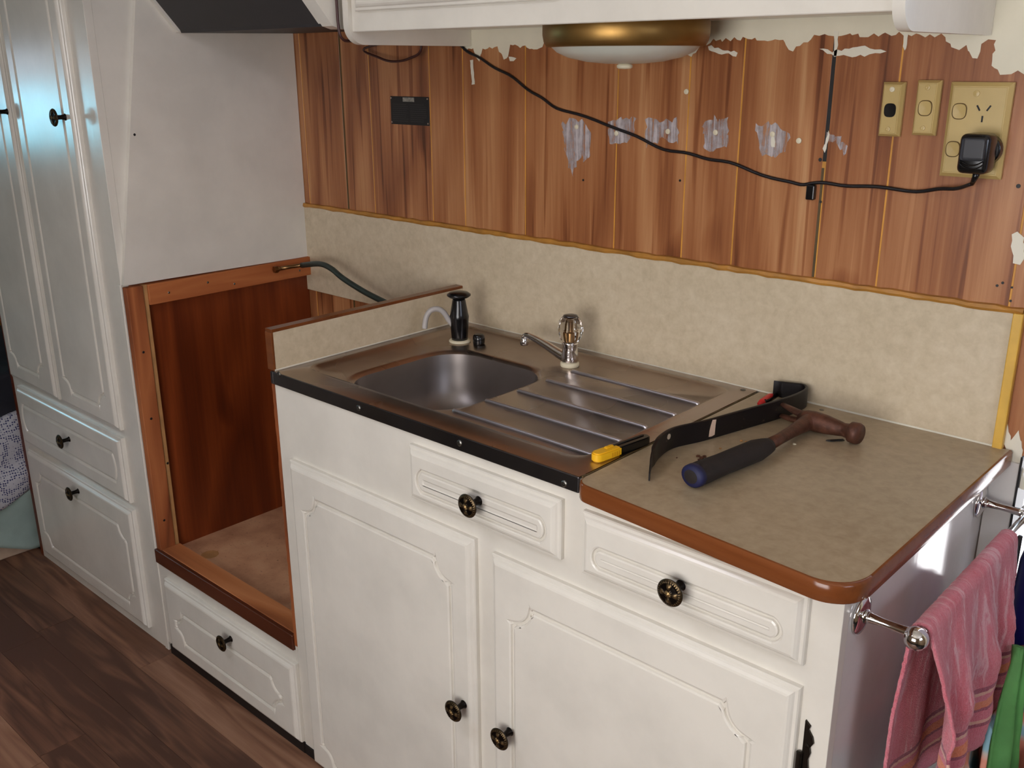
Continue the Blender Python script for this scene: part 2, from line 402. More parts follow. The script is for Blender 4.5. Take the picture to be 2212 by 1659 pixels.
# nail holes and scars in the panelling
for px, py, r in [(1260, 389, .0022), (1469, 390, .0022), (2200, 402, .003), (2154, 617, .002), (2166, 611, .002), (2186, 621, .0016), (2183, 650, .0018), (1772, 345, .003), (1773, 436, .002)]:
    p = at(px, py, 'y', .4998); obj('nail_hole', lathe(BM(), [(0, 0), (r, 0), (r, .0006), (0, .0006)], p, (0, -1, 0), 10), M['black'], wb)
tag(boxo('wall_front', -3.1, .55, -1.85, -1.80, 0, 1.95, M['wall_far']), kind='structure')
tag(boxo('wall_front', 1.75, 2.7, -1.85, -1.80, 0, 1.95, M['wall_far']), kind='structure')
tag(boxo('wall_front', 0.55, 1.75, -1.85, -1.80, 0, .7, M['wall_far']), kind='structure')
tag(boxo('wall_front', 0.55, 1.75, -1.85, -1.80, 1.55, 1.95, M['wall_far']), kind='structure')
for nm, x0, x1, y0, y1, z0, z1 in (('wall_right', 2.6, 2.65, -1.85, -1.0, 0, 1.95), ('wall_right', 2.6, 2.65, -.1, .54, 0, 1.95), ('wall_right', 2.6, 2.65, -1.0, -.1, 0, 1.2), ('wall_right', 2.6, 2.65, -1.0, -.1, 1.8, 1.95),
                                   ('wall_left', -3.1, -3.05, -1.85, -1.25, 0, 1.95), ('wall_left', -3.1, -3.05, -.6, .54, 0, 1.95), ('wall_left', -3.1, -3.05, -1.25, -.6, 0, 1.08), ('wall_left', -3.1, -3.05, -1.25, -.6, 1.5, 1.95)):
    tag(boxo(nm, x0, x1, y0, y1, z0, z1, M['wall_far']), kind='structure')
for a in ((-3.1, .05, -1.85, .54), (.45, 2.7, -1.85, .54), (.05, .45, -1.85, -1.15), (.05, .45, -.75, .54)):
    tag(boxo('ceiling', a[0], a[1], a[2], a[3], 1.95, 1.99, M['ceil']), kind='structure')
bm = BM()
for a in ((.03, .47, -1.17, -1.135), (.03, .47, -.765, -.73), (.03, .065, -1.135, -.765), (.435, .47, -1.135, -.765)): box(bm, *a, 1.94, 1.99)
hf = tag(obj('window_4', bm, M['white']), kind='structure')
boxo('window_pane', .066, .434, -1.134, -.766, 1.965, 1.97, M['pane'], hf)
tag(boxo('ground', -12, 14, .62, 26, -.45, -.40, M['ground']), kind='structure')
def window(name, cx, cy, cz, sx, sz, axis):
    bm = BM(); t = .03
    if axis == 'y':
        for a, b, c, d in ((-sx / 2, sx / 2, -sz / 2, -sz / 2 + t), (-sx / 2, sx / 2, sz / 2 - t, sz / 2), (-sx / 2, -sx / 2 + t, -sz / 2, sz / 2), (sx / 2 - t, sx / 2, -sz / 2, sz / 2)):
            box(bm, cx + a, cx + b, cy - .02, cy + .02, cz + c, cz + d)
    else:
        for a, b, c, d in ((-sx / 2, sx / 2, -sz / 2, -sz / 2 + t), (-sx / 2, sx / 2, sz / 2 - t, sz / 2), (-sx / 2, -sx / 2 + t, -sz / 2, sz / 2), (sx / 2 - t, sx / 2, -sz / 2, sz / 2)):
            box(bm, cx - .02, cx + .02, cy + a, cy + b, cz + c, cz + d)
    o = tag(obj(name, bm, M['white']), kind='structure')
    e = .002
    if axis == 'y': boxo('window_pane', cx - sx / 2 + t, cx + sx / 2 - t, cy - e, cy + e, cz - sz / 2 + t, cz + sz / 2 - t, M['pane'], o)
    else: boxo('window_pane', cx - e, cx + e, cy - sx / 2 + t, cy + sx / 2 - t, cz - sz / 2 + t, cz + sz / 2 - t, M['pane'], o)
window('window_1', 1.15, -1.825, 1.125, 1.2, .85, 'y')
window('window_2', 2.625, -.55, 1.5, .9, .6, 'x')
window('window_3', -3.075, -.925, 1.29, .65, .42, 'x')
# doorway trim right of the bench
tag(boxo('trim_1', 1.119, 1.158, .494, .504, 0, .838, M['white_gloss'], bev=.001), kind='structure')
tag(boxo('trim_2', 1.1582, 1.1615, .492, .541, 0, .85, M['black'], bev=.001), kind='structure')
tag(boxo('trim_3', 1.80, 1.84, .490, .545, 0, 1.86, M['violet_white']), kind='structure')

# paint on the wall
def patch(name, pts, mat, plane=.4994, rough_n=3, amp=.0025, hard=()):
    """flat irregular film of paint on the panelling, outline roughened"""
    out = []
    for i in range(len(pts)):
        a, b = Vector(pts[i]), Vector(pts[(i + 1) % len(pts)])
        n = max(1, int((b - a).length / .006)) if i not in hard else 1
        for k in range(n):
            p = a.lerp(b, k / n)
            if n > 1: p = p + Vector((random.uniform(-amp, amp), random.uniform(-amp * 1.6, amp * 1.6)))
            out.append((p.x, p.y))
    bm = BM(); vs = [bm.verts.new((x, plane, z)) for x, z in out]
    es = [bm.edges.new((vs[i], vs[(i + 1) % len(vs)])) for i in range(len(vs))]
    bmesh.ops.triangle_fill(bm, edges=es, use_beauty=True)
    r = bmesh.ops.extrude_face_region(bm, geom=bm.faces[:])
    for v in [g for g in r['geom'] if isinstance(g, bmesh.types.BMVert)]: v.co.y += .0004
    return obj(name, bm, mat, wb)
def W(*l): return [(at(x, y, 'y', .5)[0], at(x, y, 'y', .5)[2]) for x, y in l]
patch('paint_patch', [(.022, 1.60), (.022, 1.428), (.047, 1.424), (.062, 1.404), (.074, 1.425)] + W((1068, 102), (1075, 100), (1078, 112), (1090, 128), (1098, 118), (1103, 98), (1165, 104), (1176, 92), (1240, 95), (1480, 112), (1492, 126), (1502, 110), (1520, 98), (1540, 88), (1600, 84), (1690, 86), (1712, 108), (1736, 92), (1760, 78), (1800, 78), (1860, 76), (1942, 74), (2040, 76)) + W((2052, 92), (2064, 110), (2085, 98), (2108, 128), (2120, 95), (2135, 85)) + [(1.038, 1.425), (1.040, 1.395), (1.052, 1.380), (1.075, 1.384), (1.10, 1.379), (1.157, 1.382), (1.157, 1.60)], M['white_wall'], .4993, amp=.0022, hard=(0,))
for pts in (
    W((1214, 266), (1232, 260), (1262, 262), (1276, 280), (1278, 300), (1274, 340), (1262, 348), (1258, 330), (1246, 352), (1236, 380), (1228, 350), (1220, 320)),
    W((1314, 268), (1340, 256), (1375, 252), (1370, 290), (1345, 312), (1318, 306)),
    W((1396, 258), (1430, 262), (1464, 258), (1467, 308), (1430, 300), (1396, 318)),
    W((1520, 268), (1545, 250), (1573, 254), (1572, 312), (1548, 326), (1522, 320)),
    W((1632, 270), (1665, 264), (1702, 282), (1705, 300), (1694, 334), (1664, 342), (1640, 330)),
    W((1783, 282), (1792, 284), (1815, 292), (1830, 318), (1822, 334), (1808, 310), (1792, 312))):
    patch('paint_smear', pts, M['smear_thin'], .4992, amp=.003)
for px, py in ((1246, 274), (1443, 284), (1546, 286), (1669, 290), (1726, 304), (1483, 198), (1332, 288)):
    pc = at(px, py, 'y', .499)
    obj('wall_plug', lathe(BM(), [(0, 0), (.0046, .0), (.0044, .0015), (.002, .0022), (0, .0024)], pc, (0, -1, 0), 12), M['cream_plastic'], wb)
for pts in (W((1668, 292), (1674, 296), (1674, 318), (1666, 318)), W((1790, 282), (1794, 290), (1782, 330), (1778, 324)),
            W((1770, 106), (1800, 110), (1860, 98), (1890, 104), (1914, 112), (1880, 120), (1840, 122), (1795, 118)),
            W((1530, 98), (1560, 106), (1594, 114), (1590, 120), (1560, 116), (1532, 108)),
            W((1016, 130), (1022, 130), (1026, 182), (1020, 184)), W((1100, 122), (1116, 126), (1110, 132), (1102, 132)),
            W((1802, 66), (1812, 66), (1807, 122), (1802, 120)), W((1953, 70), (1961, 70), (1958, 104), (1953, 108)),
            W((2186, 506), (2198, 500), (2212, 512), (2212, 560), (2204, 572), (2190, 566), (2184, 530)),
            W((2158, 935), (2175, 900), (2185, 950), (2200, 930), (2212, 990), (2212, 1060), (2186, 1040), (2182, 990))):
    patch('paint_smear', pts, M['smear_thick'], .4990, amp=.0014)

# ---------------------------------------------------------------- splashback on the back wall
sb = empty('splashback', 'mottled beige laminate splashback panel along the wall behind sink and worktop', 'splashback', (.3, .5, .85))
def ch(name, bm, mat, root, smooth=None):
    o = obj(name, bm, mat); under(o, root)
    if smooth: smoothing(o, smooth)
    return o
ch('laminate_sheet', box(BM(), -.5685, 1.118, .494, .4992, .8435, 1.062), M['splash'], sb)
bm = BM(); n = 90; prev = None
for i in range(n + 1):
    x = -.5685 + (1.130 + .5685) * i / n; j = random.uniform(-.0016, .0012); t = random.uniform(-.0012, .0012)
    ring = [bm.verts.new((x, y, z)) for y, z in ((.4995, 1.0665 + t), (.4925, 1.0655 + t), (.4905, 1.061 + j), (.4925, 1.0572 + j), (.4995, 1.057 + j))]
    if prev:
        for k in range(5): bm.faces.new((prev[k], prev[(k + 1) % 5], ring[(k + 1) % 5], ring[k]))
    prev = ring
o = ch('top_trim', bm, M['amber_trim'], sb)
ch('end_trim', box(BM(), 1.118, 1.132, .488, .4995, .855, 1.0595, .0015, 2), M['yellow_trim'], sb)
bm = BM(); tube(bm, [(x, .4935 + random.uniform(-.0005, .0005), .8565) for x in [(.02 + i * .05) for i in range(23)]], .0022, 6)
ch('caulk_bead', bm, M['caulk'], sb)

# ---------------------------------------------------------------- routed door / drawer fronts
def groove_path(x0, x1, z0, z1, style, r):
    if style == 'arc':
        s = r * .16; p = []
        p += [(x0 + r + s, z1)] ; p += [(x1 - r - s, z1)]
        p += [(x1 - r - s * .2, z1 - s)] + arc(x1, z1, r * .98, 182, 268, 7) + [(x1 - s, z1 - r - s * .2), (x1, z1 - r - s)]
        p += [(x1, z0 + r + s), (x1 - s, z0 + r + s * .2)] + arc(x1, z0, r * .98, 92, 178, 7) + [(x1 - r - s * .2, z0 + s), (x1 - r - s, z0)]
        p += [(x0 + r + s, z0), (x0 + r + s * .2, z0 + s)] + arc(x0, z0, r * .98, 2, 88, 7) + [(x0 + s, z0 + r + s * .2), (x0, z0 + r + s)]
        p += [(x0, z1 - r - s), (x0 + s, z1 - r - s * .2)] + arc(x0, z1, r * .98, 272, 358, 7) + [(x0 + r + s * .2, z1 - s)]
        return p
    b = r; h = (z1 - z0) / 2; R = (h * h + b * b) / (2 * b); a = math.degrees(math.asin(min(1, h / R)))
    return arc(x1 - R, (z0 + z1) / 2, R, a, -a, 9) + arc(x0 + R, (z0 + z1) / 2, R, 180 + a, 180 - a, 9)
def offset(path, d):
    """path is clockwise (seen from the room); positive d grows it"""
    n = len(path); out = []
    for i in range(n):
        a, b, c = Vector(path[i - 1]), Vector(path[i]), Vector(path[(i + 1) % n])
        u = (b - a).normalized(); v = (c - b).normalized()
        nu, nv = Vector((-u.y, u.x)), Vector((-v.y, v.x))
        mm = nu + nv
        if mm.length < 1e-6: mm = nu
        mm.normalize(); k = 1 / max(.45, mm.dot(nu)); out.append(tuple(b + mm * d * k))
    return out
def front_bm(x0, x1, z0, z1, g, style, r, y=0.0, th=.016, gw=.0062, gd=.0042, double=False):
    bm = BM()
    loop = lambda pts, yy: [bm.verts.new((p[0], yy, p[1])) for p in pts]
    def bridge(A, B):
        for i in range(len(A)):
            j = (i + 1) % len(A); bm.faces.new((A[i], A[j], B[j], B[i]))
    def edges(A): return [bm.edges.get((A[i], A[(i + 1) % len(A)])) or bm.edges.new((A[i], A[(i + 1) % len(A)])) for i in range(len(A))]
    rect = lambda i: [(x0 + i, z0 + i), (x1 - i, z0 + i), (x1 - i, z1 - i), (x0 + i, z1 - i)]
    prof = [(0, y), (0, y - th * .45), (.0016, y - th * .58), (.0055, y - th * .62), (.0075, y - th * .78), (.0105, y - th * .94), (.0135, y - th)]
    loops = [loop(rect(i), yy) for i, yy in prof]
    bm.faces.new(loops[0])
    for a, b in zip(loops, loops[1:]): bridge(a, b)
    base = groove_path(*g, style, r)
    area2 = sum(base[i - 1][0] * base[i][1] - base[i][0] * base[i - 1][1] for i in range(len(base)))
    if area2 > 0: base = base[::-1]
    Y = y - th
    def groove(path):
        seq = [loop(offset(path, gw), Y), loop(offset(path, gw * .55), Y + gd * .25), loop(offset(path, gw * .35), Y + gd), loop(offset(path, -gw * .35), Y + gd), loop(offset(path, -gw * .55), Y + gd * .25), loop(offset(path, -gw), Y)]
        for a, b in zip(seq, seq[1:]): bridge(a, b)
        return seq[0], seq[-1]
    o1, i1 = groove(base)
    bmesh.ops.triangle_fill(bm, edges=edges(loops[-1]) + edges(o1), use_beauty=True)
    if double:
        ins = offset(base, -.0125)
        o2 = loop(ins, Y); i2 = loop(offset(base, -.0155), Y + .0016)
        bmesh.ops.triangle_fill(bm, edges=edges(i1) + edges(o2), use_beauty=True)
        bridge(o2, i2); bmesh.ops.triangle_fill(bm, edges=edges(i2), use_beauty=True)
    else:
        bmesh.ops.triangle_fill(bm, edges=edges(i1), use_beauty=True)
    return bm
# knob mesh shared by all: relief disc facing -Y, origin on the door face
def knob_disc():
    bm = BM(); R = .0186; NR, NTH = 16, 96; lay = bm.verts.layers.float.new('relief'); rings = []
    c0 = bm.verts.new((0, -.0315, 0)); c0[lay] = .9
    for i in range(1, NR + 1):
        r = R * i / NR; ring = []
        for k in range(NTH):
            th = 2 * PI * k / NTH; t = r / R
            h = .0295 - .0035 * t * t; rel = .12
            if t < .14: h += .0018 * (1 - (t / .14) ** 2); rel = .8
            elif t < .27: b = max(0, math.cos(th * 12)); h += .0008 * b; rel = .15 + .6 * b
            elif t < .74:
                c = math.cos(th * 4); f = max(0, c) ** .5; q = math.sin(PI * (t - .27) / .47) ** .5
                h += .0020 * f * q - .0006; rel = .1 + .75 * f * q * (t ** .7)
            elif t < .92:
                b = max(0, math.cos(th * 30)) * math.sin(PI * (t - .74) / .18); h += .0013 * b; rel = .15 + .8 * b
            else: h += -.0005; rel = .35
            v = bm.verts.new((r * math.cos(th), -h, r * math.sin(th))); v[lay] = rel; ring.append(v)
        rings.append(ring)
    for k in range(NTH): bm.faces.new((c0, rings[0][k], rings[0][(k + 1) % NTH]))
    for a, b in zip(rings, rings[1:]):
        for k in range(NTH): bm.faces.new((a[k], a[(k + 1) % NTH], b[(k + 1) % NTH], b[k]))
    prev = rings[-1]
    for r, h in ((R * 1.02, .0245), (R * .98, .0232), (R * .6, .0215), (.0065, .0205)):
        ring = [bm.verts.new((r * math.cos(2 * PI * k / NTH), -h, r * math.sin(2 * PI * k / NTH))) for k in range(NTH)]
        for k in range(NTH): bm.faces.new((prev[k], prev[(k + 1) % NTH], ring[(k + 1) % NTH], ring[k]))
        prev = ring
    for r, h in ((.0052, .018), (.0048, .010), (.0056, .003), (.0075, .0)):
        ring = [bm.verts.new((r * math.cos(2 * PI * k / NTH), -h, r * math.sin(2 * PI * k / NTH))) for k in range(NTH)]
        for k in range(NTH): bm.faces.new((prev[k], prev[(k + 1) % NTH], ring[(k + 1) % NTH], ring[k]))
        prev = ring
    bmesh.ops.recalc_face_normals(bm, faces=bm.faces)
    me = bpy.data.meshes.new('knob'); bm.to_mesh(me); bm.free(); me.materials.append(M['knob'])
    for p in me.polygons: p.use_smooth = True
    return me
KN = knob_disc()
def knob(door, x, z, y=-.016):
    o = bpy.data.objects.new('knob', KN); col.objects.link(o); o.parent = door
    o.matrix_parent_inverse = door.matrix_world.inverted() if False else Matrix.Identity(4)
    o.location = Vector((x, y, z)) ; return o
def part_abs(root, o):
    o.parent = root; o.matrix_parent_inverse = Matrix.Translation(-Vector(root.location)); return o
def front(root, name, x0, x1, z0, z1, g, style, r, mat, y=0.0, kx=None, kz=None, double=False, gw=.0062):
    o = obj(name, front_bm(x0, x1, z0, z1, g, style, r, y, double=double, gw=gw), mat); part_abs(root, o)
    if kx is not None: knob(o, kx, kz, y - .016)
    return o

# ---------------------------------------------------------------- main sink cabinet
mc = empty('sink_cabinet', 'white painted base cabinet with two doors and two drawers under sink and worktop', 'cabinet', (.56, .2, 0))
P = lambda name, bm, mat: part_abs(mc, obj(name, bm, mat))
bm = BM()
# face frame (stiles and rails around the openings)
box(bm, .0035, 1.118, 0, .018, .022, .8310, .0006)
P('kickboard', box(BM(), .0035, 1.117, -.003, .010, .0002, .0218), M['black'])
box(bm, .0035, .7365, .0005, .018, .8312, .8525)
P('face_frame', bm, M['white'])
P('end_panel', prism(BM(), [(.0182, 0), (.499, 0), (.499, .8315), (.0182, .8315)], 'x', 1.1085, 1.1178), M['white_gloss'])
bm = BM(); nseg = 26; pr = None
P('side_panel', box(BM(), -.004, .003, .002, .493, .0, .853), M['veneer'])
bm = BM()
pz = [.262 + (.853 - .262) * i / 60 for i in range(61)]
pts = [(-.0045 - random.random() * .0018, z) for z in pz] + [(.0035, .853), (.0035, .262)]
prism(bm, pts, 'y', -.0006, .004); P('raw_edge', bm, M['timber_z'])
P('back_panel', box(BM(), .003, 1.1085, .488, .493, .0, .84), M['veneer'])
WD = M['white']
front(mc, 'door', .044, .531, .006, .692, (.090, .480, .038, .633), 'arc', .034, WD, kx=.5065, kz=.381)
front(mc, 'door', .569, 1.080, .006, .6835, (.617, 1.021, .038, .6185), 'arc', .036, WD, kx=.611, kz=.381)
front(mc, 'drawer', .3865, .7055, .720, .8145, (.410, .681, .742, .7785), 'round', .010, WD, kx=.550, kz=.768, double=True, gw=.005)
front(mc, 'drawer', .744, 1.0795, .7145, .8115, (.769, 1.050, .737, .766), 'round', .010, WD, kx=.911, kz=.762, double=True, gw=.005)
# ornate hinge on the right door
hz = .54
def hinge_leaf(sx):
    prof = [(.000, .10), (.005, .094), (.0035, .088), (.009, .080), (.011, .072), (.007, .064), (.0085, .056), (.006, .046), (.0075, .034), (.0105, .026), (.0085, .016), (.006, .006),
            (.0085, -.004), (.011, -.014), (.007, -.022), (.009, -.032), (.004, -.040), (0, -.046)]
    return [(1.088 + sx * (.002 + a), hz + b) for a, b in prof]
hb = BM(); prism(hb, [(1.088, hinge_leaf(1)[0][1])] + hinge_leaf(1)[1:-1] + [(1.088, hz - .046)], 'y', -.0035, -.0006)
lathe(hb, [(0, -.001), (.004, 0), (.004, .07), (0, .071)], (1.086, -.006, hz - .016), (0, 0, 1), 12)
for dz in (.066, .03, -.01): lathe(hb, [(.003, 0), (.003, .001), (0, .0018)], (1.094, -.0035, hz + dz), (0, -1, 0), 10)
part_abs(mc, obj('hinge', hb, M['knob_stem']))

# ---------------------------------------------------------------- sink bench top
sk = empty('sink', 'stainless steel sink top with one bowl and ribbed draining board', 'sink', (.36, .25, .855))
def rrect(x0, x1, y0, y1, r, n=8):
    return arc(x1 - r, y1 - r, r, 90, 0, n) + arc(x1 - r, y0 + r, r, 0, -90, n) + arc(x0 + r, y0 + r, r, -90, -180, n) + arc(x0 + r, y1 - r, r, 180, 90, n)
ZT = .857
bm = BM()
def lp(pts, z): return [bm.verts.new((x, y, z)) for x, y in pts]
def eds(A): return [bm.edges.get((A[i], A[(i + 1) % len(A)])) or bm.edges.new((A[i], A[(i + 1) % len(A)])) for i in range(len(A))]
def br(A, B):
    for i in range(len(A)):
        j = (i + 1) % len(A); bm.faces.new((A[i], A[j], B[j], B[i]))
outer = lp([(.008, -.003), (.733, -.003), (.733, .493), (.008, .493)], ZT)
def rl(i, z): return lp(rrect(.030 + i, .708 - i, .040 + i * .6, .468 - i, .035 - i * .5), z)
s0, s1, s2, s3 = rl(0, ZT), rl(.006, ZT + .0032), rl(.012, ZT + .0010), rl(.021, ZT - .0065)
bmesh.ops.triangle_fill(bm, edges=eds(outer) + eds(s0), use_beauty=True)
br(s0, s1); br(s1, s2); br(s2, s3)
BX0, BX1, BY0, BY1 = .118, .398, .050, .352
def bl(i, z, r=.075): return lp(rrect(BX0 + i, BX1 - i, BY0 + i, BY1 - i, max(.02, r - i * .4), 10), z)
b0 = bl(-.008, ZT - .0065); b1 = bl(0, ZT - .008); b2 = bl(.005, ZT - .013)
bmesh.ops.triangle_fill(bm, edges=eds(s3) + eds(b0), use_beauty=True)
br(b0, b1); br(b1, b2)
# downturned rim
fr = [bm.verts.new((.008, -.0045, ZT - .001)), bm.verts.new((.733, -.0045, ZT - .001)), bm.verts.new((.733, -.0045, .834)), bm.verts.new((.008, -.0045, .834))]
top = smoothing(part_abs(sk, obj('drainer', bm, M['steel'])), 40)
bm = BM()
lps = [bl(i, z, r) for i, z, r in ((.005, ZT - .013, .075), (.008, ZT - .04, .075), (.012, ZT - .08, .078), (.020, ZT - .105, .085), (.034, ZT - .122, .09), (.056, ZT - .131, .09), (.085, ZT - .134, .09))]
for a, b in zip(lps, lps[1:]): br(a, b)
bm.faces.new(lps[-1])
bo = part_abs(sk, obj('bowl', bm, M['bowl_steel'], smooth=True))
for f in bo.data.polygons: f.use_smooth = True
bm = BM(); lathe(bm, [(.022, 0), (.024, .002), (.018, .001), (.016, -.002), (0, -.003)], (.26, .2, ZT - .1335), (0, 0, 1), 24)
part_abs(sk, obj('drain', bm, M['satin_chrome'], smooth=True))
# drainer ribs
for y, xa, xb in ((.0815, .400, .690), (.153, .406, .688), (.228, .412, .683), (.306, .412, .686), (.378, .412, .6845)):
    bm = BM(); n = 12
    pts = catmull([(xa, y, ZT - .0068), (xa + .012, y, ZT - .0056), ((xa + xb) / 2, y, ZT - .0054), (xb - .012, y, ZT - .0056), (xb, y, ZT - .0068)], 6)
    tube(bm, pts, [.001] + [.0036] * (len(pts) - 2) + [.001], 10, True)
    part_abs(sk, obj('rib', bm, M['rib_steel'], smooth=True))
# steel lip and its screws
part_abs(sk, obj('front_lip', box(BM(), .0, .7335, -.0055, -.0005, .8325, ZT - .0002, .0012, 2), M['lip_steel']))
part_abs(sk, obj('end_cap', box(BM(), .0, .0085, -.006, .012, .833, ZT - .0005, .001), M['lip_steel']))
for px, py in ((603, 808), (775, 881), (993, 957), (1219, 1045)):
    p = at(px, py, 'y', -.0055)
    bm = lathe(BM(), [(.0052, 0), (.0052, .001), (.0035, .0022), (.0012, .0024), (.001, .0014), (0, .0014)], p, (0, -1, 0), 16)
    part_abs(sk, obj('screw', bm, M['screw'], smooth=False))
part_abs(sk, obj('screw', lathe(BM(), [(.005, 0), (.004, .001), (0, .0014)], (.712, .478, ZT), (0, 0, 1), 14), M['screw']))

# low side splash at the left end of the sink
ss = empty('side_splash', 'low beige laminate upstand with brown edging at the left end of the sink', 'splashback', (0, .25, .857))
part_abs(ss, obj('board', box(BM(), -.011, .0065, .003, .4935, .8572, .930), M['chip']))
part_abs(ss, obj('laminate_sheet', box(BM(), .0065, .008, .003, .4935, .8575, .9305), M['splash']))
bm = BM(); box(bm, -.0125, .0085, -.001, .4935, .930, .9365, .001)
part_abs(ss, obj('top_edging', bm, M['edge_brown']))
part_abs(ss, obj('front_edging', box(BM(), -.0125, .0075, -.002, .0035, .857, .9305, .001), M['edge_brown']))
part_abs(ss, obj('caulk_bead', tube(BM(), [(.0085, y, .8585) for y in (.0, .1, .2, .3, .4, .493)], .0016, 6), M['caulk']))

# ---------------------------------------------------------------- worktop
wt = empty('worktop', 'speckled tan laminate worktop with rounded corner and brown edging right of the sink', 'worktop', (.94, .24, .84))
def wpoly(i):
    x0, x1, y0, y1 = .7375 + i * .2, 1.146 - i, -.021 + i, .4935
    p = arc(x0 + .020, y0 + .020, .020, 180, 270, 6) + arc(x1 - .05, y0 + .05, .05, -90, 0, 12) + [(x1, y1), (x0, y1)]
    return [(x, y - .078 * max(0, x - .74) * max(0, 1 - max(0, y) / .3)) for x, y in p]
part_abs(wt, obj('core_board', prism(BM(), wpoly(.003), 'z', .8325, .8545), M['chip']))
part_abs(wt, obj('laminate_sheet', prism(BM(), wpoly(.0022), 'z', .8545, .8562), M['counter']))
bm = BM(); path = wpoly(.0)[:-1]; pin = wpoly(.0042)[:-1]; rings = []
for i, ((x, y), (xi, yi)) in enumerate(zip(path, pin)):
    d = Vector((x - xi, y - yi))
    rings.append([bm.verts.new(v) for v in ((xi, yi, .8312), (x - d.x * .25, y - d.y * .25, .8315), (x, y, .8335), (x + d.x * .12, y + d.y * .12, .842), (x, y, .8535), (x - d.x * .35, y - d.y * .35, .8562), (xi, yi, .8566))])
for a, b in zip(rings, rings[1:]):
    for k in range(6): bm.faces.new((a[k], a[k + 1], b[k + 1], b[k]))
    bm.faces.new((a[6], a[0], b[0], b[6]))
bm.faces.new(rings[0]); bm.faces.new(rings[-1])
smoothing(part_abs(wt, obj('edging', bm, M['edge_brown'])), 50)
bm = BM(); tube(bm, [(.7356, y, .8562 + random.uniform(-.0006, .0004)) for y in [(.0 + i * .02) for i in range(25)]], .0014, 6)
part_abs(wt, obj('joint_line', bm, M['groove_dark']))
part_abs(wt, obj('screw', lathe(BM(), [(.004, 0), (.003, .0008), (0, .001)], (.859, .474, .8562), (0, 0, 1), 12), M['screw']))

# ---------------------------------------------------------------- alcove and its drawer base
XW = -.569
ab = empty('alcove_base', 'low white cabinet with one drawer below the open timber alcove', 'cabinet', (-.28, .2, 0))
A = lambda name, bm, mat: part_abs(ab, obj(name, bm, mat))
bm = BM(); box(bm, XW + .001, -.0045, 0, .018, .024, .250); box(bm, -.0043, .0030, 0.0002, .016, 0, .2615)
A('face_frame', bm, M['white'])
A('kickboard', box(BM(), XW + .0165, .0030, -.004, .004, 0.0002, .0262), M['black'])
A('carcass', box(BM(), XW + .002, -.0045, .019, .49, .026, .248), M['veneer'])
front(ab, 'drawer', -.530, .0015, .029, .2215, (-.483, -.050, .075, .157), 'arc', .032, WD, y=0, kx=-.232, kz=.186)
A('floor_board', box(BM(), XW + .001, -.0045, .05, .4985, .262, .270), M['chip'])
A('front_rail', box(BM(), -.5475, -.0045, .004, .052, .262, .287, .001), M['timber_x'])
A('edge_strip', box(BM(), XW + .002, -.0045, -.006, .004, .2505, .2865, .0015), M['dark_strip'])
chipmark = lathe(BM(), [(0, 0), (.022, 0), (.018, .0006), (0, .001)], (-.47, .085, .270), (0, 0, 1), 9); A('loose_flake', chipmark, M['pale_batten'])

# ---------------------------------------------------------------- wardrobe
wd = empty('wardrobe', 'tall off-white wardrobe with two doors over two drawers beside the alcove', 'wardrobe', (-.94, .25, 0))
D = lambda name, bm, mat: part_abs(wd, obj(name, bm, mat))
bm = BM()
box(bm, -1.306, XW, 0, .018, 0, 1.95, .0008)
D('face_frame', bm, M['white'])
D('side_panel', box(BM(), -.580, XW, .018, .493, .0, 1.948), M['white'])
D('side_panel', box(BM(), -1.306, -1.296, .018, .493, .0, 1.948), M['white'])
D('edge_strip', box(BM(), -1.322, -1.3062, -.001, .02, .0, 1.948), M['veneer'])
D('corner_bead', box(BM(), XW - .016, XW + .0012, -.0025, .003, 0, .935, .0012), M['white'])
D('veneer_lining', box(BM(), XW + .0002, XW + .003, .018, .4985, .262, .932), M['veneer'])
# timber framing on the alcove side
D('stud', box(BM(), XW + .003, -.5475, .0015, .040, .262, .931, .001), M['timber_z'])
D('batten', box(BM(), XW + .004, -.5515, .040, .052, .262, .931, .0008), M['pale_batten'])
D('rail', box(BM(), XW + .003, -.5465, .052, .498, .884, .9305, .001), M['timber'])
for y, z in ((.0195, .36), (.02, .62), (.022, .78), (.046, .50)):
    D('nail_hole', lathe(BM(), [(0, 0), (.0032, 0), (.002, .0004), (0, .0004)], (-.5475, y, z), (1, 0, 0), 8), M['black'])
for y, z in ((.10, .905), (.20, .912), (.27, .897), (.40, .915), (.46, .9)):
    D('nail_head', lathe(BM(), [(0, 0), (.0028, 0), (.002, .0006), (0, .0008)], (-.5465, y, z), (1, 0, 0), 8), M['screw'])
# thick angled side board above the alcove
o = D('angled_side_board', prism(BM(), [(.001, .936), (.4985, .930), (.4985, 1.949), (.184, 1.949)], 'x', XW + .0002, -.5565), M['white'])
sm_ = at(291, 291, 'x', -.556); D('nail_hole', lathe(BM(), [(0, 0), (.003, 0), (.002, .0004), (0, .0004)], (-.5565, sm_.y, sm_.z), (1, 0, 0), 8), M['black'])
front(wd, 'door', -1.285, -.985, .572, 1.915, (-1.243, -1.045, .622, 1.865), 'arc', .033, WD, kx=-1.0, kz=1.295)
front(wd, 'door', -.962, -.652, .5715, 1.915, (-.915, -.700, .618, 1.865), 'arc', .033, WD, kx=-.690, kz=1.292)
front(wd, 'drawer', -1.262, -.655, .380, .5505, (-1.236, -.690, .428, .503), 'round', .012, WD, kx=-.942, kz=.476)
front(wd, 'drawer', -1.262, -.650, .032, .362, (-1.220, -.692, .080, .302), 'arc', .035, WD, kx=-.937, kz=.330)

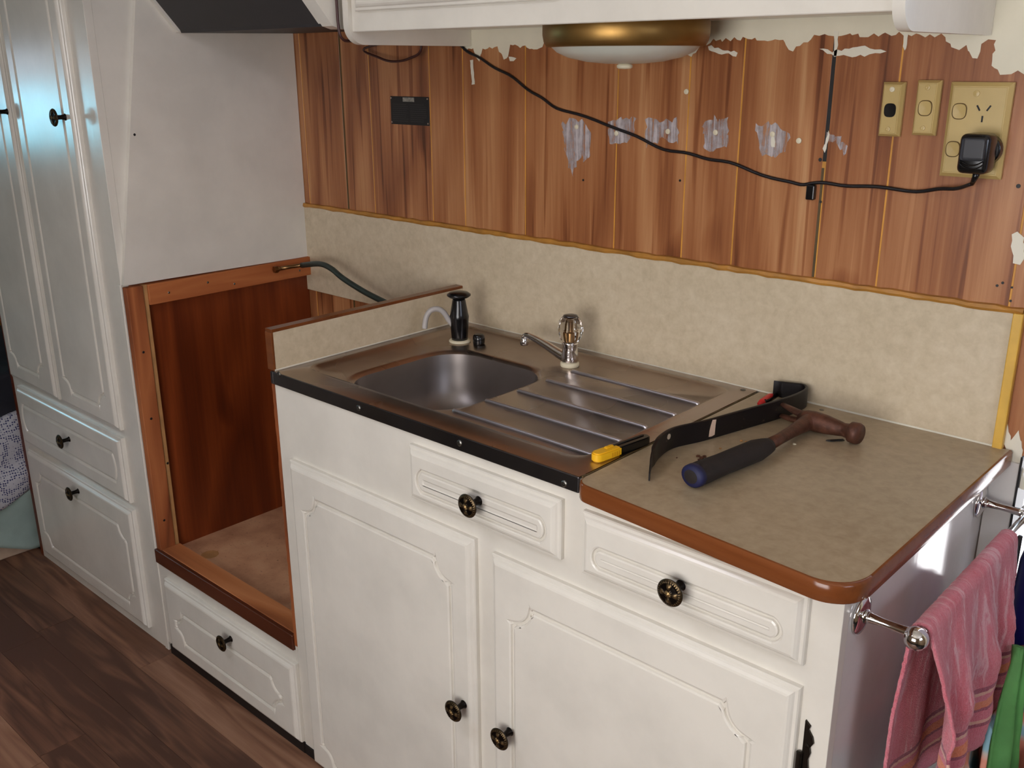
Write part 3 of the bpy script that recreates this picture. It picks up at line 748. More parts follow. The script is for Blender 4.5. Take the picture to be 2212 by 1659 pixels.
# ---------------------------------------------------------------- overhead cupboard
oc = empty('overhead_cupboard', 'white overhead cupboard with rounded side panels above the sink wall', 'cupboard', (.53, .35, 1.45))
O = lambda name, bm, mat: part_abs(oc, obj(name, bm, mat))
def side(x0, x1):
    r = .034; y0 = .190; z0 = 1.431
    pts = arc(y0 + r, z0 + r, r, 180, 270, 10) + [(.4985, z0), (.4985, 1.949), (y0, 1.949)]
    return smoothing(part_abs(oc, obj('side_panel', prism(BM(), pts, 'x', x0, x1), M['white'])), 30)
side(.027, .042); side(1.018, 1.033)
O('fascia', box(BM(), .042, 1.018, .1975, .2125, 1.4525, 1.53, .0012), M['white'])
O('bottom_panel', box(BM(), .042, 1.018, .2125, .4985, 1.462, 1.474), M['white'])
O('front_frame', box(BM(), .042, 1.018, .1975, .2125, 1.53, 1.949), M['white'])
front(oc, 'door', .062, .520, 1.486, 1.93, (.110, .472, 1.536, 1.88), 'arc', .033, WD, y=.1975)
front(oc, 'door', .560, .998, 1.535, 1.93, (.608, .950, 1.585, 1.88), 'arc', .033, WD, y=.1975)

# ---------------------------------------------------------------- range hood housing
rh = empty('range_hood', 'charcoal range hood with sloping face and white side boards above the alcove', 'hood', (-.26, .3, 1.47))
H = lambda name, bm, mat: part_abs(rh, obj(name, bm, mat))
H('sloping_face', prism(BM(), [(.4985, 1.468), (.1985, 1.464), (.196, 1.470), (-.205, 1.949), (.4985, 1.949)], 'x', -.545, -.035), M['hood_dark'])
H('side_board', prism(BM(), [(.205, 1.468), (.192, 1.466), (-.214, 1.949), (.2, 1.949)], 'x', -.5562, -.545), M['white'])
H('side_board', prism(BM(), [(.205, 1.474), (.182, 1.468), (-.224, 1.949), (.2, 1.949)], 'x', -.035, -.016), M['white'])
H('side_board', prism(BM(), [(.4985, 1.462), (.195, 1.458), (.176, 1.463), (-.232, 1.949), (.4985, 1.949)], 'x', -.016, .014), M['white'])

# ---------------------------------------------------------------- lamp under the cupboard
lm = empty('ceiling_lamp', 'round aged brass lamp with opal glass dish under the overhead cupboard', 'lamp', (.534, .3465, 1.4618))
c = Vector((.534, .3465, 0))
part_abs(lm, obj('brass_ring', lathe(BM(), [(.128, 1.4618), (.131, 1.458), (.131, 1.440), (.129, 1.430), (.125, 1.4225), (.119, 1.4215), (.118, 1.430), (.118, 1.46)], c, (0, 0, 1), 64), M['brass'], smooth=True))
part_abs(lm, obj('glass_dish', lathe(BM(), [(.1185, 1.4235), (.108, 1.414), (.09, 1.406), (.06, 1.3995), (.03, 1.3968), (0, 1.396)], c, (0, 0, 1), 64, cap=False), M['opal'], smooth=True))
part_abs(lm, obj('finial', lathe(BM(), [(.0, 1.3885), (.010, 1.389), (.0125, 1.391), (.0125, 1.3945), (.008, 1.397), (0, 1.3975)], c, (0, 0, 1), 24), M['cream_plastic'], smooth=True))

# ---------------------------------------------------------------- tap and water pump
tp = empty('tap', 'chrome basin tap with faceted clear acrylic handle behind the sink bowl', 'tap', (.386, .402, ZT))
T = lambda name, bm, mat, s=True: part_abs(tp, obj(name, bm, mat, smooth=s))
tc = Vector((.386, .402, ZT - .0062))
T('base_washer', lathe(BM(), [(.017, 0), (.018, .002), (.018, .007), (.016, .009), (.01, .009)], tc, (0, 0, 1), 32), M['cream_plastic'])
T('body', lathe(BM(), [(.015, .009), (.0165, .012), (.0165, .02), (.0145, .032), (.0140, .040), (.0155, .045), (.0155, .048), (0, .048)], tc, (0, 0, 1), 32), M['chrome'])
sp_ = [tc + Vector(v) for v in ((-.008, -.002, .016), (-.03, -.003, .023), (-.06, -.005, .034), (-.088, -.007, .042), (-.1, -.008, .044), (-.107, -.0085, .041), (-.108, -.0085, .030))]
T('spout', tube(BM(), catmull(sp_, 5), [.0105 - .0045 * min(1, i / 16) for i in range(31)], 14), M['chrome'])
T('aerator', lathe(BM(), [(.0075, 0), (.0085, .004), (.008, .012), (.006, .016)], tc + Vector((-.1080, -.0085, .0235)), (0, 0, 1), 18), M['satin_chrome'])
bm = BM(); prof = [(.013, .047), (.0195, .054), (.0245, .066), (.0255, .075), (.0220, .088), (.0165, .096)]
rings = []
for r, h in prof: rings.append([bm.verts.new(tc + Vector((math.cos(2 * PI * k / 16) * r * (1 if k % 2 else .9), math.sin(2 * PI * k / 16) * r * (1 if k % 2 else .9), h))) for k in range(16)])
for a, b in zip(rings, rings[1:]):
    for k in range(16): bm.faces.new((a[k], a[(k + 1) % 16], b[(k + 1) % 16], b[k]))
bm.faces.new(rings[0]); bm.faces.new(rings[-1])
hd = part_abs(tp, obj('handle', bm, M['acrylic']))
stm = obj('spindle', lathe(BM(), [(.0085, .0505), (.0085, .068), (.005, .070), (.005, .088)], tc, (0, 0, 1), 20), M['brass_fit']); stm.parent = hd; stm.matrix_parent_inverse = Matrix.Identity(4)
T('handle_cap', lathe(BM(), [(.0135, .0972), (.0135, .0995), (.006, .101), (.0, .1005)], tc, (0, 0, 1), 20), M['lip_steel'])

pp = empty('water_pump', 'black hand water pump with curved grey spout at the back left sink corner', 'pump', (.106, .384, ZT))
pc = Vector((.1075, .384, ZT - .0062))
U = lambda name, bm, mat, s=True: part_abs(pp, obj(name, bm, mat, smooth=s))
U('base_washer', lathe(BM(), [(.022, 0), (.0225, .003), (.020, .0055), (.012, .006)], pc, (0, 0, 1), 32), M['cream_plastic'])
U('body', lathe(BM(), [(.0165, .005), (.0172, .012), (.0195, .050), (.0200, .054), (.0185, .060), (.0135, .088), (.0125, .092), (0, .092)], pc, (0, 0, 1), 32), M['gloss_black'])
U('plunger_cap', lathe(BM(), [(.008, .092), (.020, .0945), (.0245, .098), (.0245, .1005), (.019, .1045), (.008, .1065), (0, .107)], pc, (0, 0, 1), 36), M['gloss_black'])
dv = Vector((-.62, -.78, 0)).normalized()
def PV(a, z): return pc + dv * a + Vector((0, 0, z))
U('spout', tube(BM(), catmull([PV(.012, .034), PV(.022, .048), PV(.032, .064), PV(.044, .0715), PV(.058, .069), PV(.067, .057), PV(.071, .040), PV(.0715, .032)], 5), .0057, 12), plain('grey_plastic_tube', L(170, 164, 160), .35))
plug = tag(obj('sink_plug', lathe(BM(), [(.0115, 0), (.012, .003), (.0125, .010), (.0115, .019), (.009, .021), (0, .021)], (.150, .397, ZT - .0062), (0, 0, 1), 24), M['gloss_black'], smooth=True), 'small black rubber plug on the sink ledge right of the black pump', 'plug')

# ---------------------------------------------------------------- switches, sockets and adapter
def plate_bm(x0, x1, z0, z1, y0=.4985, d=.0115, inset=.0055):
    bm = BM()
    A0 = [bm.verts.new(v) for v in ((x0, y0, z0), (x1, y0, z0), (x1, y0, z1), (x0, y0, z1))]
    B0 = [bm.verts.new(v) for v in ((x0, y0 - d * .45, z0), (x1, y0 - d * .45, z0), (x1, y0 - d * .45, z1), (x0, y0 - d * .45, z1))]
    C0 = [bm.verts.new(v) for v in ((x0 + inset, y0 - d, z0 + inset), (x1 - inset, y0 - d, z0 + inset), (x1 - inset, y0 - d, z1 - inset), (x0 + inset, y0 - d, z1 - inset))]
    for P_, Q_ in ((A0, B0), (B0, C0)):
        for i in range(4): bm.faces.new((P_[i], P_[(i + 1) % 4], Q_[(i + 1) % 4], Q_[i]))
    bm.faces.new(A0); bm.faces.new(C0)
    bmesh.ops.bevel(bm, geom=[e for e in bm.edges if all(abs(v.co.y - (y0 - d)) < 1e-6 for v in e.verts)], offset=.001, segments=2, affect='EDGES')
    return bm
def rocker(bm, cx, cz, yf, rx=.0088, rz=.0098, h=.0022):
    """rounded-square rocker"""
    pts = []
    for k in range(24):
        a = 2 * PI * k / 24; c_, s_ = math.cos(a), math.sin(a)
        pts.append((cx + rx * math.copysign(abs(c_) ** .7, c_), cz + rz * math.copysign(abs(s_) ** .7, s_)))
    A0 = [bm.verts.new((x, yf, z)) for x, z in pts]; B0 = [bm.verts.new((x, yf - h * (.5 + .5 * (z - cz) / rz), z)) for x, z in pts]
    Bc = bm.verts.new((cx, yf - h * .2, cz))
    for i in range(24):
        j = (i + 1) % 24; bm.faces.new((A0[i], A0[j], B0[j], B0[i])); bm.faces.new((B0[i], B0[j], Bc))
    bm.faces.new(A0); return bm
def ringcut(cx, cz, yf, rx, rz):
    bm = BM(); pts = []
    for k in range(32):
        a = 2 * PI * k / 32; c_, s_ = math.cos(a), math.sin(a)
        pts.append(Vector((cx + rx * math.copysign(abs(c_) ** .7, c_), yf, cz + rz * math.copysign(abs(s_) ** .7, s_))))
    return tube(bm, pts + [pts[0], pts[1]], .0007, 6, False)
M['plate_shadow'] = plain('switch_gap_shade', L(96, 74, 36), .6)  # brown ring paints the shade in the gap round each rocker
YF = .487
def sp1(x0, x1, z0, z1, label, hole):
    r = empty('light_switch', label, 'switch', ((x0 + x1) / 2, .498, (z0 + z1) / 2))
    part_abs(r, obj('plate', plate_bm(x0, x1, z0, z1, inset=.004), M['plate']))
    cx, cz = (x0 + x1) / 2, (z0 + z1) / 2
    if hole:
        part_abs(r, obj('socket_hole', rocker(BM(), cx, cz - .001, YF, h=-.0001 + .0008), M['gloss_black']))
    else:
        k_ = part_abs(r, obj('rocker', rocker(BM(), cx, cz, YF), M['plate']))
        part_abs(r, obj('rocker_gap_shade', ringcut(cx, cz, YF, .0094, .0104), M['plate_shadow']))
    for dz, up in ((z1 - .010, 1), (z0 + .0105, 0)):
        o = part_abs(r, obj('screw_cap', lathe(BM(), [(.0038, 0), (.0036, .0011), (.0015, .0015), (0, .0012)], (cx, YF, dz), (0, -1, 0), 18), M['cream_plastic'] if (hole and up) else M['plate']))
        if hole and up: o['label'] = 'paint-smudged cream screw cap'
    return r
sp1(.8945, .9265, 1.293, 1.3695, 'narrow tan switch plate with black round hole, left of the three wall plates', True)
sp1(.944, .9775, 1.2965, 1.3725, 'narrow tan wall switch plate with plain rocker, middle of the three wall plates', False)
gp = empty('power_point', 'large tan double power point on the wall with a black adapter in its lower socket', 'power point', (1.03, .498, 1.306))
part_abs(gp, obj('plate', plate_bm(.9905, 1.0735, 1.2415, 1.3705, inset=.006), M['plate']))
for cx, cz in ((1.0085, 1.3315), (1.0065, 1.280)):
    part_abs(gp, obj('rocker', rocker(BM(), cx, cz, YF), M['plate'])); part_abs(gp, obj('rocker_gap_shade', ringcut(cx, cz, YF, .0095, .0105), M['plate_shadow']))
part_abs(gp, obj('screw_cap', lathe(BM(), [(.0045, 0), (.0042, .001), (0, .0015)], (1.028, YF, 1.3555), (0, -1, 0), 18), M['plate']))
for cz in (1.331, 1.279):
    for dx, dz, ang in ((-.0068, .0055, -32), (.0068, .0055, 32), (0, -.009, 0)):
        bm = BM(); box(bm, -.0011, .0011, -.0005, .0003, -.0042, .0042)
        bm.transform(Matrix.Translation((1.040 + dx, YF - .0001, cz + dz)) @ Matrix.Rotation(math.radians(ang), 4, 'Y'))
        part_abs(gp, obj('socket_slot', bm, M['gloss_black']))
ad = empty('power_adapter', 'black plug-in power adapter with grey front in the lower power point socket', 'adapter', (1.05, .46, 1.28))
bm = BM(); box(bm, 1.030, 1.070, .436, .4745, 1.252, 1.305, .008, 4)
smoothing(part_abs(ad, obj('case', bm, M['gloss_black'])), 40)
smoothing(part_abs(ad, obj('plug_base', lathe(BM(), [(.021, 0), (.022, .003), (.021, .012), (.019, .0135)], (1.052, .487, 1.282), (0, -1, 0), 28), M['gloss_black'])), 40)
bm = BM(); box(bm, 1.0345, 1.0655, .4348, .4365, 1.270, 1.3005, .004, 3)
part_abs(ad, obj('face_inlay', bm, plain('dark_grey_plastic', L(52, 52, 56), .5)))
for dz in (0, .005):
    part_abs(ad, obj('face_ridge', tube(BM(), catmull([(1.035, .4355, 1.270 - dz), (1.042, .4352, 1.2655 - dz), (1.050, .4352, 1.264 - dz), (1.058, .4352, 1.2655 - dz), (1.065, .4355, 1.270 - dz)], 4), .001, 6), M['gloss_black']))
part_abs(ad, obj('strain_relief', tube(BM(), [(1.053, .456, 1.254), (1.051, .457, 1.246), (1.047, .460, 1.236)], [.0052, .0042, .0028], 12), M['gloss_black'], smooth=True))

cl = [(1.047, .460, 1.237)] + [tuple(at(x, y, 'y', yy)) for x, y, yy in ((2060, 408, .478), (1980, 410, .492), (1850, 402, .4965), (1757, 397, .4965), (1700, 392, .4965), (1590, 358, .4965), (1505, 337, .4965), (1420, 315, .4965), (1325, 275, .4965), (1215, 237, .4965), (1160, 205, .4965), (1100, 165, .4965), (1040, 128, .4965), (997, 100, .494))] + [(.012, .47, 1.45)]
tag(obj('adapter_cord', tube(BM(), [p + Vector((0, 0, .0016 * math.sin(i * .9) + .0012 * math.sin(i * .37))) if 6 < i < 84 else p for i, p in enumerate(catmull(cl, 6))], .0027, 8), M['cord_black'], smooth=True), 'thin black cord sagging across the panelled wall down to the adapter', 'cord')
tag(obj('cord_clip', box(BM(), .789, .803, .4905, .4995, 1.190, 1.2135, .002, 2), M['gloss_black']), 'small black clip on the wall joint under the black cord', 'clip')
c2 = [(.0205, .183, 1.93), (.0205, .183, 1.62), (.0205, .183, 1.50), (.021, .184, 1.46), (.0215, .190, 1.442), (.019, .215, 1.438), (.010, .32, 1.446), (-.02, .42, 1.452)] + [tuple(at(x, y, 'y', .470)) for x, y in ((788, 104), (820, 125), (850, 133), (885, 126), (910, 104))] + [(-.09, .468, 1.5)]
tag(obj('hanging_cord', tube(BM(), catmull(c2, 6), .0026, 8), M['cord_brown'], smooth=True), 'dark cord down the gap beside the overhead cupboard looping onto the wall', 'cord')

# data plate
dp = empty('data_plate', 'black printed metal rating plate riveted to the wall panelling left of the lamp', 'plate', (-.149, .499, 1.30))
part_abs(dp, obj('plate', box(BM(), -.211, -.088, .4978, .4998, 1.271, 1.3305, .0003), M['black']))
part_abs(dp, obj('title_strip', box(BM(), -.170, -.133, .4974, .4979, 1.3195, 1.3285), plain('worn_silver_print', L(128, 124, 114), .5, var=.5, scale=220)))
for x in (-.208, -.091):
    for z in (1.2755, 1.3265): part_abs(dp, obj('rivet', lathe(BM(), [(.0022, 0), (.0018, .001), (0, .0014)], (x, .4978, z), (0, -1, 0), 10), M['satin_chrome']))
bm = BM()
for k in range(9):
    z = 1.313 - k * .0044
    for xa, xb in ((-.205, -.153), (-.147, -.094)): box(bm, xa, xb - random.random() * .012, .4975, .4978, z, z + .0012)
part_abs(dp, obj('print_lines', bm, plain('faint_grey_print', L(50, 47, 47), .6)))

# ---------------------------------------------------------------- gas hose
hs = empty('gas_hose', 'dark green rubber gas hose with brass fitting lying over the alcove rail', 'hose', (-.3, .42, .9))
hp = [at(652, 573, 'x', -.52), at(690, 570, 'y', .43), at(715, 580, 'y', .425), at(742, 602, 'y', .42), at(790, 632, 'y', .42), at(845, 660, 'y', .42), at(868, 676, 'y', .42), at(876, 700, 'y', .42)]
part_abs(hs, obj('rubber_tube', tube(BM(), catmull(hp, 6), .0068, 12), M['hose'], smooth=True))
part_abs(hs, obj('pipe_end', tube(BM(), [at(606, 580, 'x', -.532), at(630, 576, 'x', -.524), hp[0], hp[0].lerp(hp[1], .25)], .0048, 12), M['brass_fit'], smooth=True))
fa, fb = at(592, 583, 'x', -.534), at(607, 580, 'x', -.532)
fd = (fb - fa).normalized()
part_abs(hs, obj('flare_nut', lathe(BM(), [(.0045, -.001), (.0088, 0), (.0088, .009), (.0062, .011), (.005, .016)], fa, fd, 6), M['brass_fit']))

# ---------------------------------------------------------------- tools on the worktop
ZC = .8566
hm = empty('claw_hammer', 'rusty claw hammer with navy blue rubber grip lying on the worktop', 'hammer', (.90, .22, ZC))
def HM(name, bm, mat, s=True): return part_abs(hm, obj(name, bm, mat, smooth=s))
g0 = at(1497, 1028, 'z', ZC + .017); g1 = at(1660, 962, 'z', ZC + .016); n1 = at(1745, 912, 'z', ZC + .015)
ga = (g1 - g0); L_ = ga.length
gp_ = [g0.lerp(g1, t) for t in (0, .03, .12, .35, .6, .82, .95, 1)]
HM('grip', tube(BM(), gp_, [.0165, .0182, .0186, .0172, .0178, .0180, .0145, .0125], 24, True, 1, .86), M['grip'])
HM('grip_end', tube(BM(), [g0 - ga.normalized() * .005, g0 - ga.normalized() * .002, g0 + ga.normalized() * .006], [.0150, .0182, .0188], 24, True, 1, .87), M['grip_blue'])
HM('end_pad', tube(BM(), [g0 - ga.normalized() * .0045, g0 - ga.normalized() * .0056], [.0118, .0105], 20, True, 1, .87), M['grip'])
f0 = at(1857, 938, 'z', ZC + .0165); hc = n1 + Vector((.006, .008, .001)); ax = (f0 - hc).normalized()
HM('shaft', tube(BM(), [g1 - ga.normalized() * .01, g1.lerp(n1, .25), g1.lerp(n1, .55), g1.lerp(n1, .85), n1, hc + ax * .004], [.0098, .0086, .0092, .0115, .0135, .013], 16), M['rust'])
HM('head', tube(BM(), [hc - ax * .024, hc - ax * .014, hc, hc + ax * .020, f0 - ax * .034, f0 - ax * .026, f0 - ax * .017, f0 - ax * .014, f0 - ax * .003, f0 + ax * .0012], [.0105, .0140, .0158, .0150, .0118, .0104, .0118, .0158, .0164, .0146], 20), M['rust'])
cd = -ax; up = Vector((0, 0, 1)); sd = up.cross(cd).normalized()
for s_i in (-1, 1):
    pts = [hc + cd * .012 + up * s_i * .005, hc + cd * .030 + up * s_i * .0065 - sd * .001, hc + cd * .048 + up * s_i * .0085 - sd * .004, hc + cd * .064 + up * s_i * .0098 - sd * .009]
    HM('claw', tube(BM(), catmull(pts, 4), [.0092 - .0045 * k_ / 12 for k_ in range(13)], 10, True, 1.1, .62), M['rust'])
pb = empty('pry_bar', 'flat black pry bar with a curled hook end on its edge beside the hammer', 'pry bar', (.81, .2, ZC))
low = [at(x, y, 'z', ZC) for x, y in ((1402, 1040), (1407, 1012), (1424, 987), (1455, 968), (1518, 953), (1600, 929), (1662, 911), (1705, 897))]
low += [at(1733, 884, 'z', ZC), at(1739, 877, 'z', ZC), at(1733, 871, 'z', ZC), at(1712, 867, 'z', ZC), at(1690, 863, 'z', ZC), at(1669, 859, 'z', ZC)]
path = [Vector((q[0], q[1], 0)) for q in catmull(low, 5)]
bm = BM(); n = len(path); rings = []
for i, p in enumerate(path):
    d = (path[min(i + 1, n - 1)] - path[max(i - 1, 0)]).normalized(); nn = Vector((-d.y, d.x, 0)); t = i / (n - 1)
    th = .0026 if .08 < t < .95 else .001
    lo = ZC + .0005 + (.004 * max(0, (t - .75) / .25)); hi = ZC + .0335 - .003 * max(0, (t - .8) / .2)
    if t < .14: hi = ZC + .012 + .0215 * (t / .14) ** .6
    rings.append([bm.verts.new((p.x + nn.x * a, p.y + nn.y * a, z)) for a, z in ((th, lo + .001), (th, hi - .001), (th * .5, hi), (-th * .5, hi), (-th, hi - .001), (-th, lo + .001), (-th * .5, lo), (th * .5, lo))])
for a, b in zip(rings, rings[1:]):
    for k in range(8): bm.faces.new((a[k], a[(k + 1) % 8], b[(k + 1) % 8], b[k]))
bm.faces.new(rings[0]); bm.faces.new(rings[-1])
def prymat():
    t = NT('worn_black_bar'); v = t.coord(); n_ = t.noise(v, 90, 4, .7)
    t.base(t.ramp(n_, [(.66, L(20, 16, 18)), (.74, L(90, 74, 66))])); t.rough(.42); t.b.inputs['Metallic'].default_value = .3; return t.m
smoothing(part_abs(pb, obj('bar', bm, prymat())), 40)
bm = BM()
def bar_at(s):
    i = int(s); p = path[i]; d = (path[i + 1] - path[i]).normalized(); return p + d * 0, d, Vector((d.y, -d.x, 0))
p_, d_, n_ = bar_at(21)
q0 = p_ + n_ * .0029
pts2 = [(-.006, .006), (.0, .0055), (.006, .007), (.0065, .022), (.0075, .031), (.0, .032), (-.003, .024), (-.005, .016)]
vs = [bm.verts.new(q0 + d_ * a + Vector((0, 0, ZC + b))) for a, b in pts2]; bm.faces.new(vs)
r = bmesh.ops.extrude_face_region(bm, geom=bm.faces[:])
for v in [g for g in r['geom'] if isinstance(g, bmesh.types.BMVert)]: v.co += n_ * .0004
part_abs(pb, obj('label_remnant', bm, plain('torn_paper_label', L(206, 178, 156), .7)))
p_, d_, n_ = bar_at(13)
part_abs(pb, obj('nail_slot', lathe(BM(), [(0, 0), (.0045, 0), (.0045, .0006), (0, .0006)], p_ + n_ * .0027 + Vector((0, 0, ZC + .024)), n_, 8), plain('light_slot', L(186, 170, 148), .6)))

kn = empty('utility_knife', 'small yellow and black snap-off utility knife at the right end of the draining board', 'knife', (.72, .1, ZT))
k0, k1 = at(1282, 990, 'z', ZT + .006), at(1399, 948, 'z', ZT + .006); kd = (k1 - k0).normalized(); KL = (k1 - k0).length
Mk = Matrix.Translation(k0) @ Matrix.Rotation(math.atan2(kd.y, kd.x), 4, 'Z')
def KP(name, bm, mat):
    bm.transform(Mk); return part_abs(kn, obj(name, bm, mat))
bm = BM(); prism(bm, [(p[0], p[1]) for p in arc(.009, 0, .0092, 90, 270, 8)] + [(KL * .42, -.0092), (KL * .42, .0092)], 'z', -.0058, .0075)
bmesh.ops.bevel(bm, geom=[e for e in bm.edges if abs(e.verts[0].co.z - e.verts[1].co.z) < 1e-6], offset=.0018, segments=2, affect='EDGES')
smoothing(KP('front_case', bm, M['yellow_plastic']), 50)
bm = BM(); prism(bm, [(KL * .40, -.0085)] + arc(KL - .008, 0, .0085, -90, 90, 8) + [(KL * .40, .0085)], 'z', -.0056, .0070)
bmesh.ops.bevel(bm, geom=[e for e in bm.edges if abs(e.verts[0].co.z - e.verts[1].co.z) < 1e-6], offset=.0015, segments=2, affect='EDGES')
smoothing(KP('rear_case', bm, M['gloss_black']), 50)
KP('slider_rail', box(BM(), KL * .36, KL * .93, .0005, .0045, .0070, .0084, .0004), M['black'])
bm = BM(); box(bm, KL * .22, KL * .36, -.0015, .0045, .0074, .0092, .0009, 2)
for q in range(4): box(bm, KL * (.24 + .028 * q), KL * (.25 + .028 * q), -.0012, .0042, .0091, .0099)
KP('thumb_slider', bm, M['yellow_plastic'])
bm = BM()
for q in range(4): box(bm, KL * (.25 + .04 * q), KL * (.262 + .04 * q), -.0096, -.0085, -.003, .003)
KP('grip_ridges', bm, plain('amber_plastic', L(206, 142, 20), .4))

rs = at(1652, 866, 'z', ZC + .010)
rp = empty('screwdriver', 'red and black plastic handle tip behind the hooked end of the pry bar', 'tool', (.77, .42, ZC))
ra, rb = at(1638, 874, 'z', ZC + .012), at(1668, 853, 'z', ZC + .012)
ra.y += .004; rb.y += .0
part_abs(rp, obj('red_handle', tube(BM(), [ra, ra.lerp(rb, .2), ra.lerp(rb, .8), rb], [.004, .0058, .0055, .003], 10), M['red_plastic'], smooth=True))
part_abs(rp, obj('black_ferrule', tube(BM(), [ra + Vector((.0, .012, -.001)), rb + Vector((.0, .014, -.004))], [.006, .0045], 10), M['gloss_black'], smooth=True))
p0, p1 = at(1784, 951, 'z', ZC + .0015), at(1822, 949, 'z', ZC + .0015)
bm = BM(); vv = (p1 - p0).normalized(); ww = Vector((-vv.y, vv.x, 0))
pl = [p0, p0 + vv * .006 - ww * .004, p1 - ww * .004, p1 + ww * .002, p0 + vv * .002 + ww * .001]
A_ = [bm.verts.new((p.x, p.y, ZC + .0004)) for p in pl]; B_ = [bm.verts.new((p.x, p.y, ZC + .0018)) for p in pl]; bm.faces.new(A_); bm.faces.new(B_)
for i in range(5): bm.faces.new((A_[i], A_[(i + 1) % 5], B_[(i + 1) % 5], B_[i]))
tag(obj('blade_fragment', bm, M['black']), 'black snapped blade sliver on the worktop below the hammer head', 'blade')
for i, (px, py, s) in enumerate([(1508, 985, .0035), (1515, 989, .004), (1522, 986, .0038), (1530, 990, .003), (1556, 968, .0022), (1602, 952, .003), (1612, 954, .0025), (1462, 988, .0016), (1716, 959, .003), (1510, 992, .0025)]):
    p = at(px, py, 'z', ZC + .001); bm = BM(); r = bmesh.ops.create_icosphere(bm, subdivisions=1, radius=s)
    for v in bm.verts: v.co = Vector((v.co.x * random.uniform(.7, 1.3), v.co.y * random.uniform(.7, 1.3), v.co.z * .45)) + Vector((p.x, p.y, ZC + s * .3))
    pale = i in (8,)
    tag(obj('debris_crumb', bm, M['cream_plastic'] if pale else M['pale_batten'] if i in (4, 5, 6) else M['rust']),
        'single white paint chip right of the hammer shaft on the worktop' if pale else 'tiny brown crumb of debris between pry bar and hammer on the worktop', 'debris', None if pale else 'brown crumbs between the pry bar and the hammer')

# ---------------------------------------------------------------- towel rail and towel
tr = empty('towel_rail', 'chrome towel rail on the glossy end panel of the bench', 'towel rail', (1.118, .26, .774))
R_ = lambda name, bm, mat=M['chrome']: part_abs(tr, obj(name, bm, mat, smooth=True))
ZR = .775
for y in (.050, .470):
    R_('flange', lathe(BM(), [(.0235, 0), (.0245, .0015), (.0235, .004), (.016, .0062), (.0095, .0075)], (1.1182, y, ZR), (1, 0, 0), 36))
    R_('post', lathe(BM(), [(.0095, .007), (.0062, .014), (.0050, .030), (.0058, .055), (.0075, .063)], (1.1182, y, ZR), (1, 0, 0), 24))
R_('bar', tube(BM(), [(1.187, .045, ZR), (1.187, .478, ZR)], .0075, 24))
for y, s in ((.043, -1), (.480, 1)):
    R_('ball_end', lathe(BM(), [(0, -.0145), (.0065, -.0130), (.0112, -.009), (.0138, -.003), (.0138, .003), (.0112, .009), (.008, .0125), (0, .0135)], (1.187, y, ZR), (0, 1, 0), 28))
def towel():
    me = bpy.data.meshes.new('towel'); NY, NV = 90, 130
    yA, yB = .058, .375; r = .0105; Lo, Li = .245, .30
    vs, fs, uvs = [], [], []
    tot = Lo + Li + PI * r
    for i in range(NY + 1):
        u = i / NY; y = yA + (yB - yA) * u
        for j in range(NV + 1):
            v = j / NV; s = v * tot
            if s < Lo:
                t = (Lo - s); x = 1.187 + r; z = ZR - t; side = 1
            elif s < Lo + PI * r:
                a = (s - Lo) / r; x = 1.187 + r * math.cos(a); z = ZR + r * math.sin(a); t = 0; side = 0
            else:
                t = s - Lo - PI * r; x = 1.187 - r; z = ZR - t; side = -1
            k = min(1, t / .12)
            if side == 1:
                f = math.sin(u * 21 + 1.1 + t * 4) * .0085 + math.sin(u * 43 + 2) * .003
                x += k * (.012 + f + .018 * (1 - u)) + .004 * noise.noise((u * 9, t * 30, 0)) * k
                yy = y + k * (.010 * math.sin(u * 9 + 2) + (.018 * (u - .6)) * t / .245)
                z += k * (.015 * u + .006 * math.sin(u * 21))
            elif side == -1:
                f = math.sin(u * 17) * .005
                x -= k * (.006 + f) - .0; x = max(x, 1.124); yy = y - k * .008 * (1 - u); 
            else: yy = y
            x += .0012 * noise.noise((u * 60, s * 180, 3)); z += .001 * noise.noise((u * 60, s * 180, 8))
            vs.append((x, yy, z)); uvs.append((u, v))
    for i in range(NY):
        for j in range(NV):
            a = i * (NV + 1) + j; fs.append((a, a + 1, a + NV + 2, a + NV + 1))
    me.from_pydata(vs, [], fs); ul = me.uv_layers.new(name='uv')
    for lp_ in me.loops: ul.data[lp_.index].uv = uvs[lp_.vertex_index]
    o = link('hand_towel', me, M['towel'], smooth=True)
    md = o.modifiers.new('thickness', 'SOLIDIFY'); md.thickness = .004; md.offset = 0
    return o
tag(towel(), 'pink terry towel with maroon and orange hem stripes over the chrome rail', 'towel')

# ---------------------------------------------------------------- things at the right edge
um = empty('folded_umbrella', 'navy blue folded umbrella with thin black shaft standing behind the pink towel', 'umbrella', (1.224, .440, 0))
part_abs(um, obj('canopy', tube(BM(), [(1.210, .440, z) for z in (.12, .2, .4, .6, .72, .765)], [.006, .019, .022, .021, .018, .009], 14), M['navy'], smooth=True))
part_abs(um, obj('shaft', tube(BM(), [(1.1875, .434, z) for z in (.0, .3, .6, .755)], .0042, 10), M['black'], smooth=True))
part_abs(um, obj('strap', lathe(BM(), [(.0225, .52), (.0228, .55)], (1.210, .440, 0), (0, 0, 1), 16, cap=False), M['black']))
dr = tag(boxo('blocking_door', 1.216, 1.798, .512, .54, 0.01, 1.855, M['violet_white'], bev=.003, seg=2), kind='structure')  # leaf added to block daylight and narrow its reflection in the end panel
boxo('door_handle', 1.245, 1.262, .490, .512, .93, 1.04, M['satin_chrome'], dr, .003, 2)
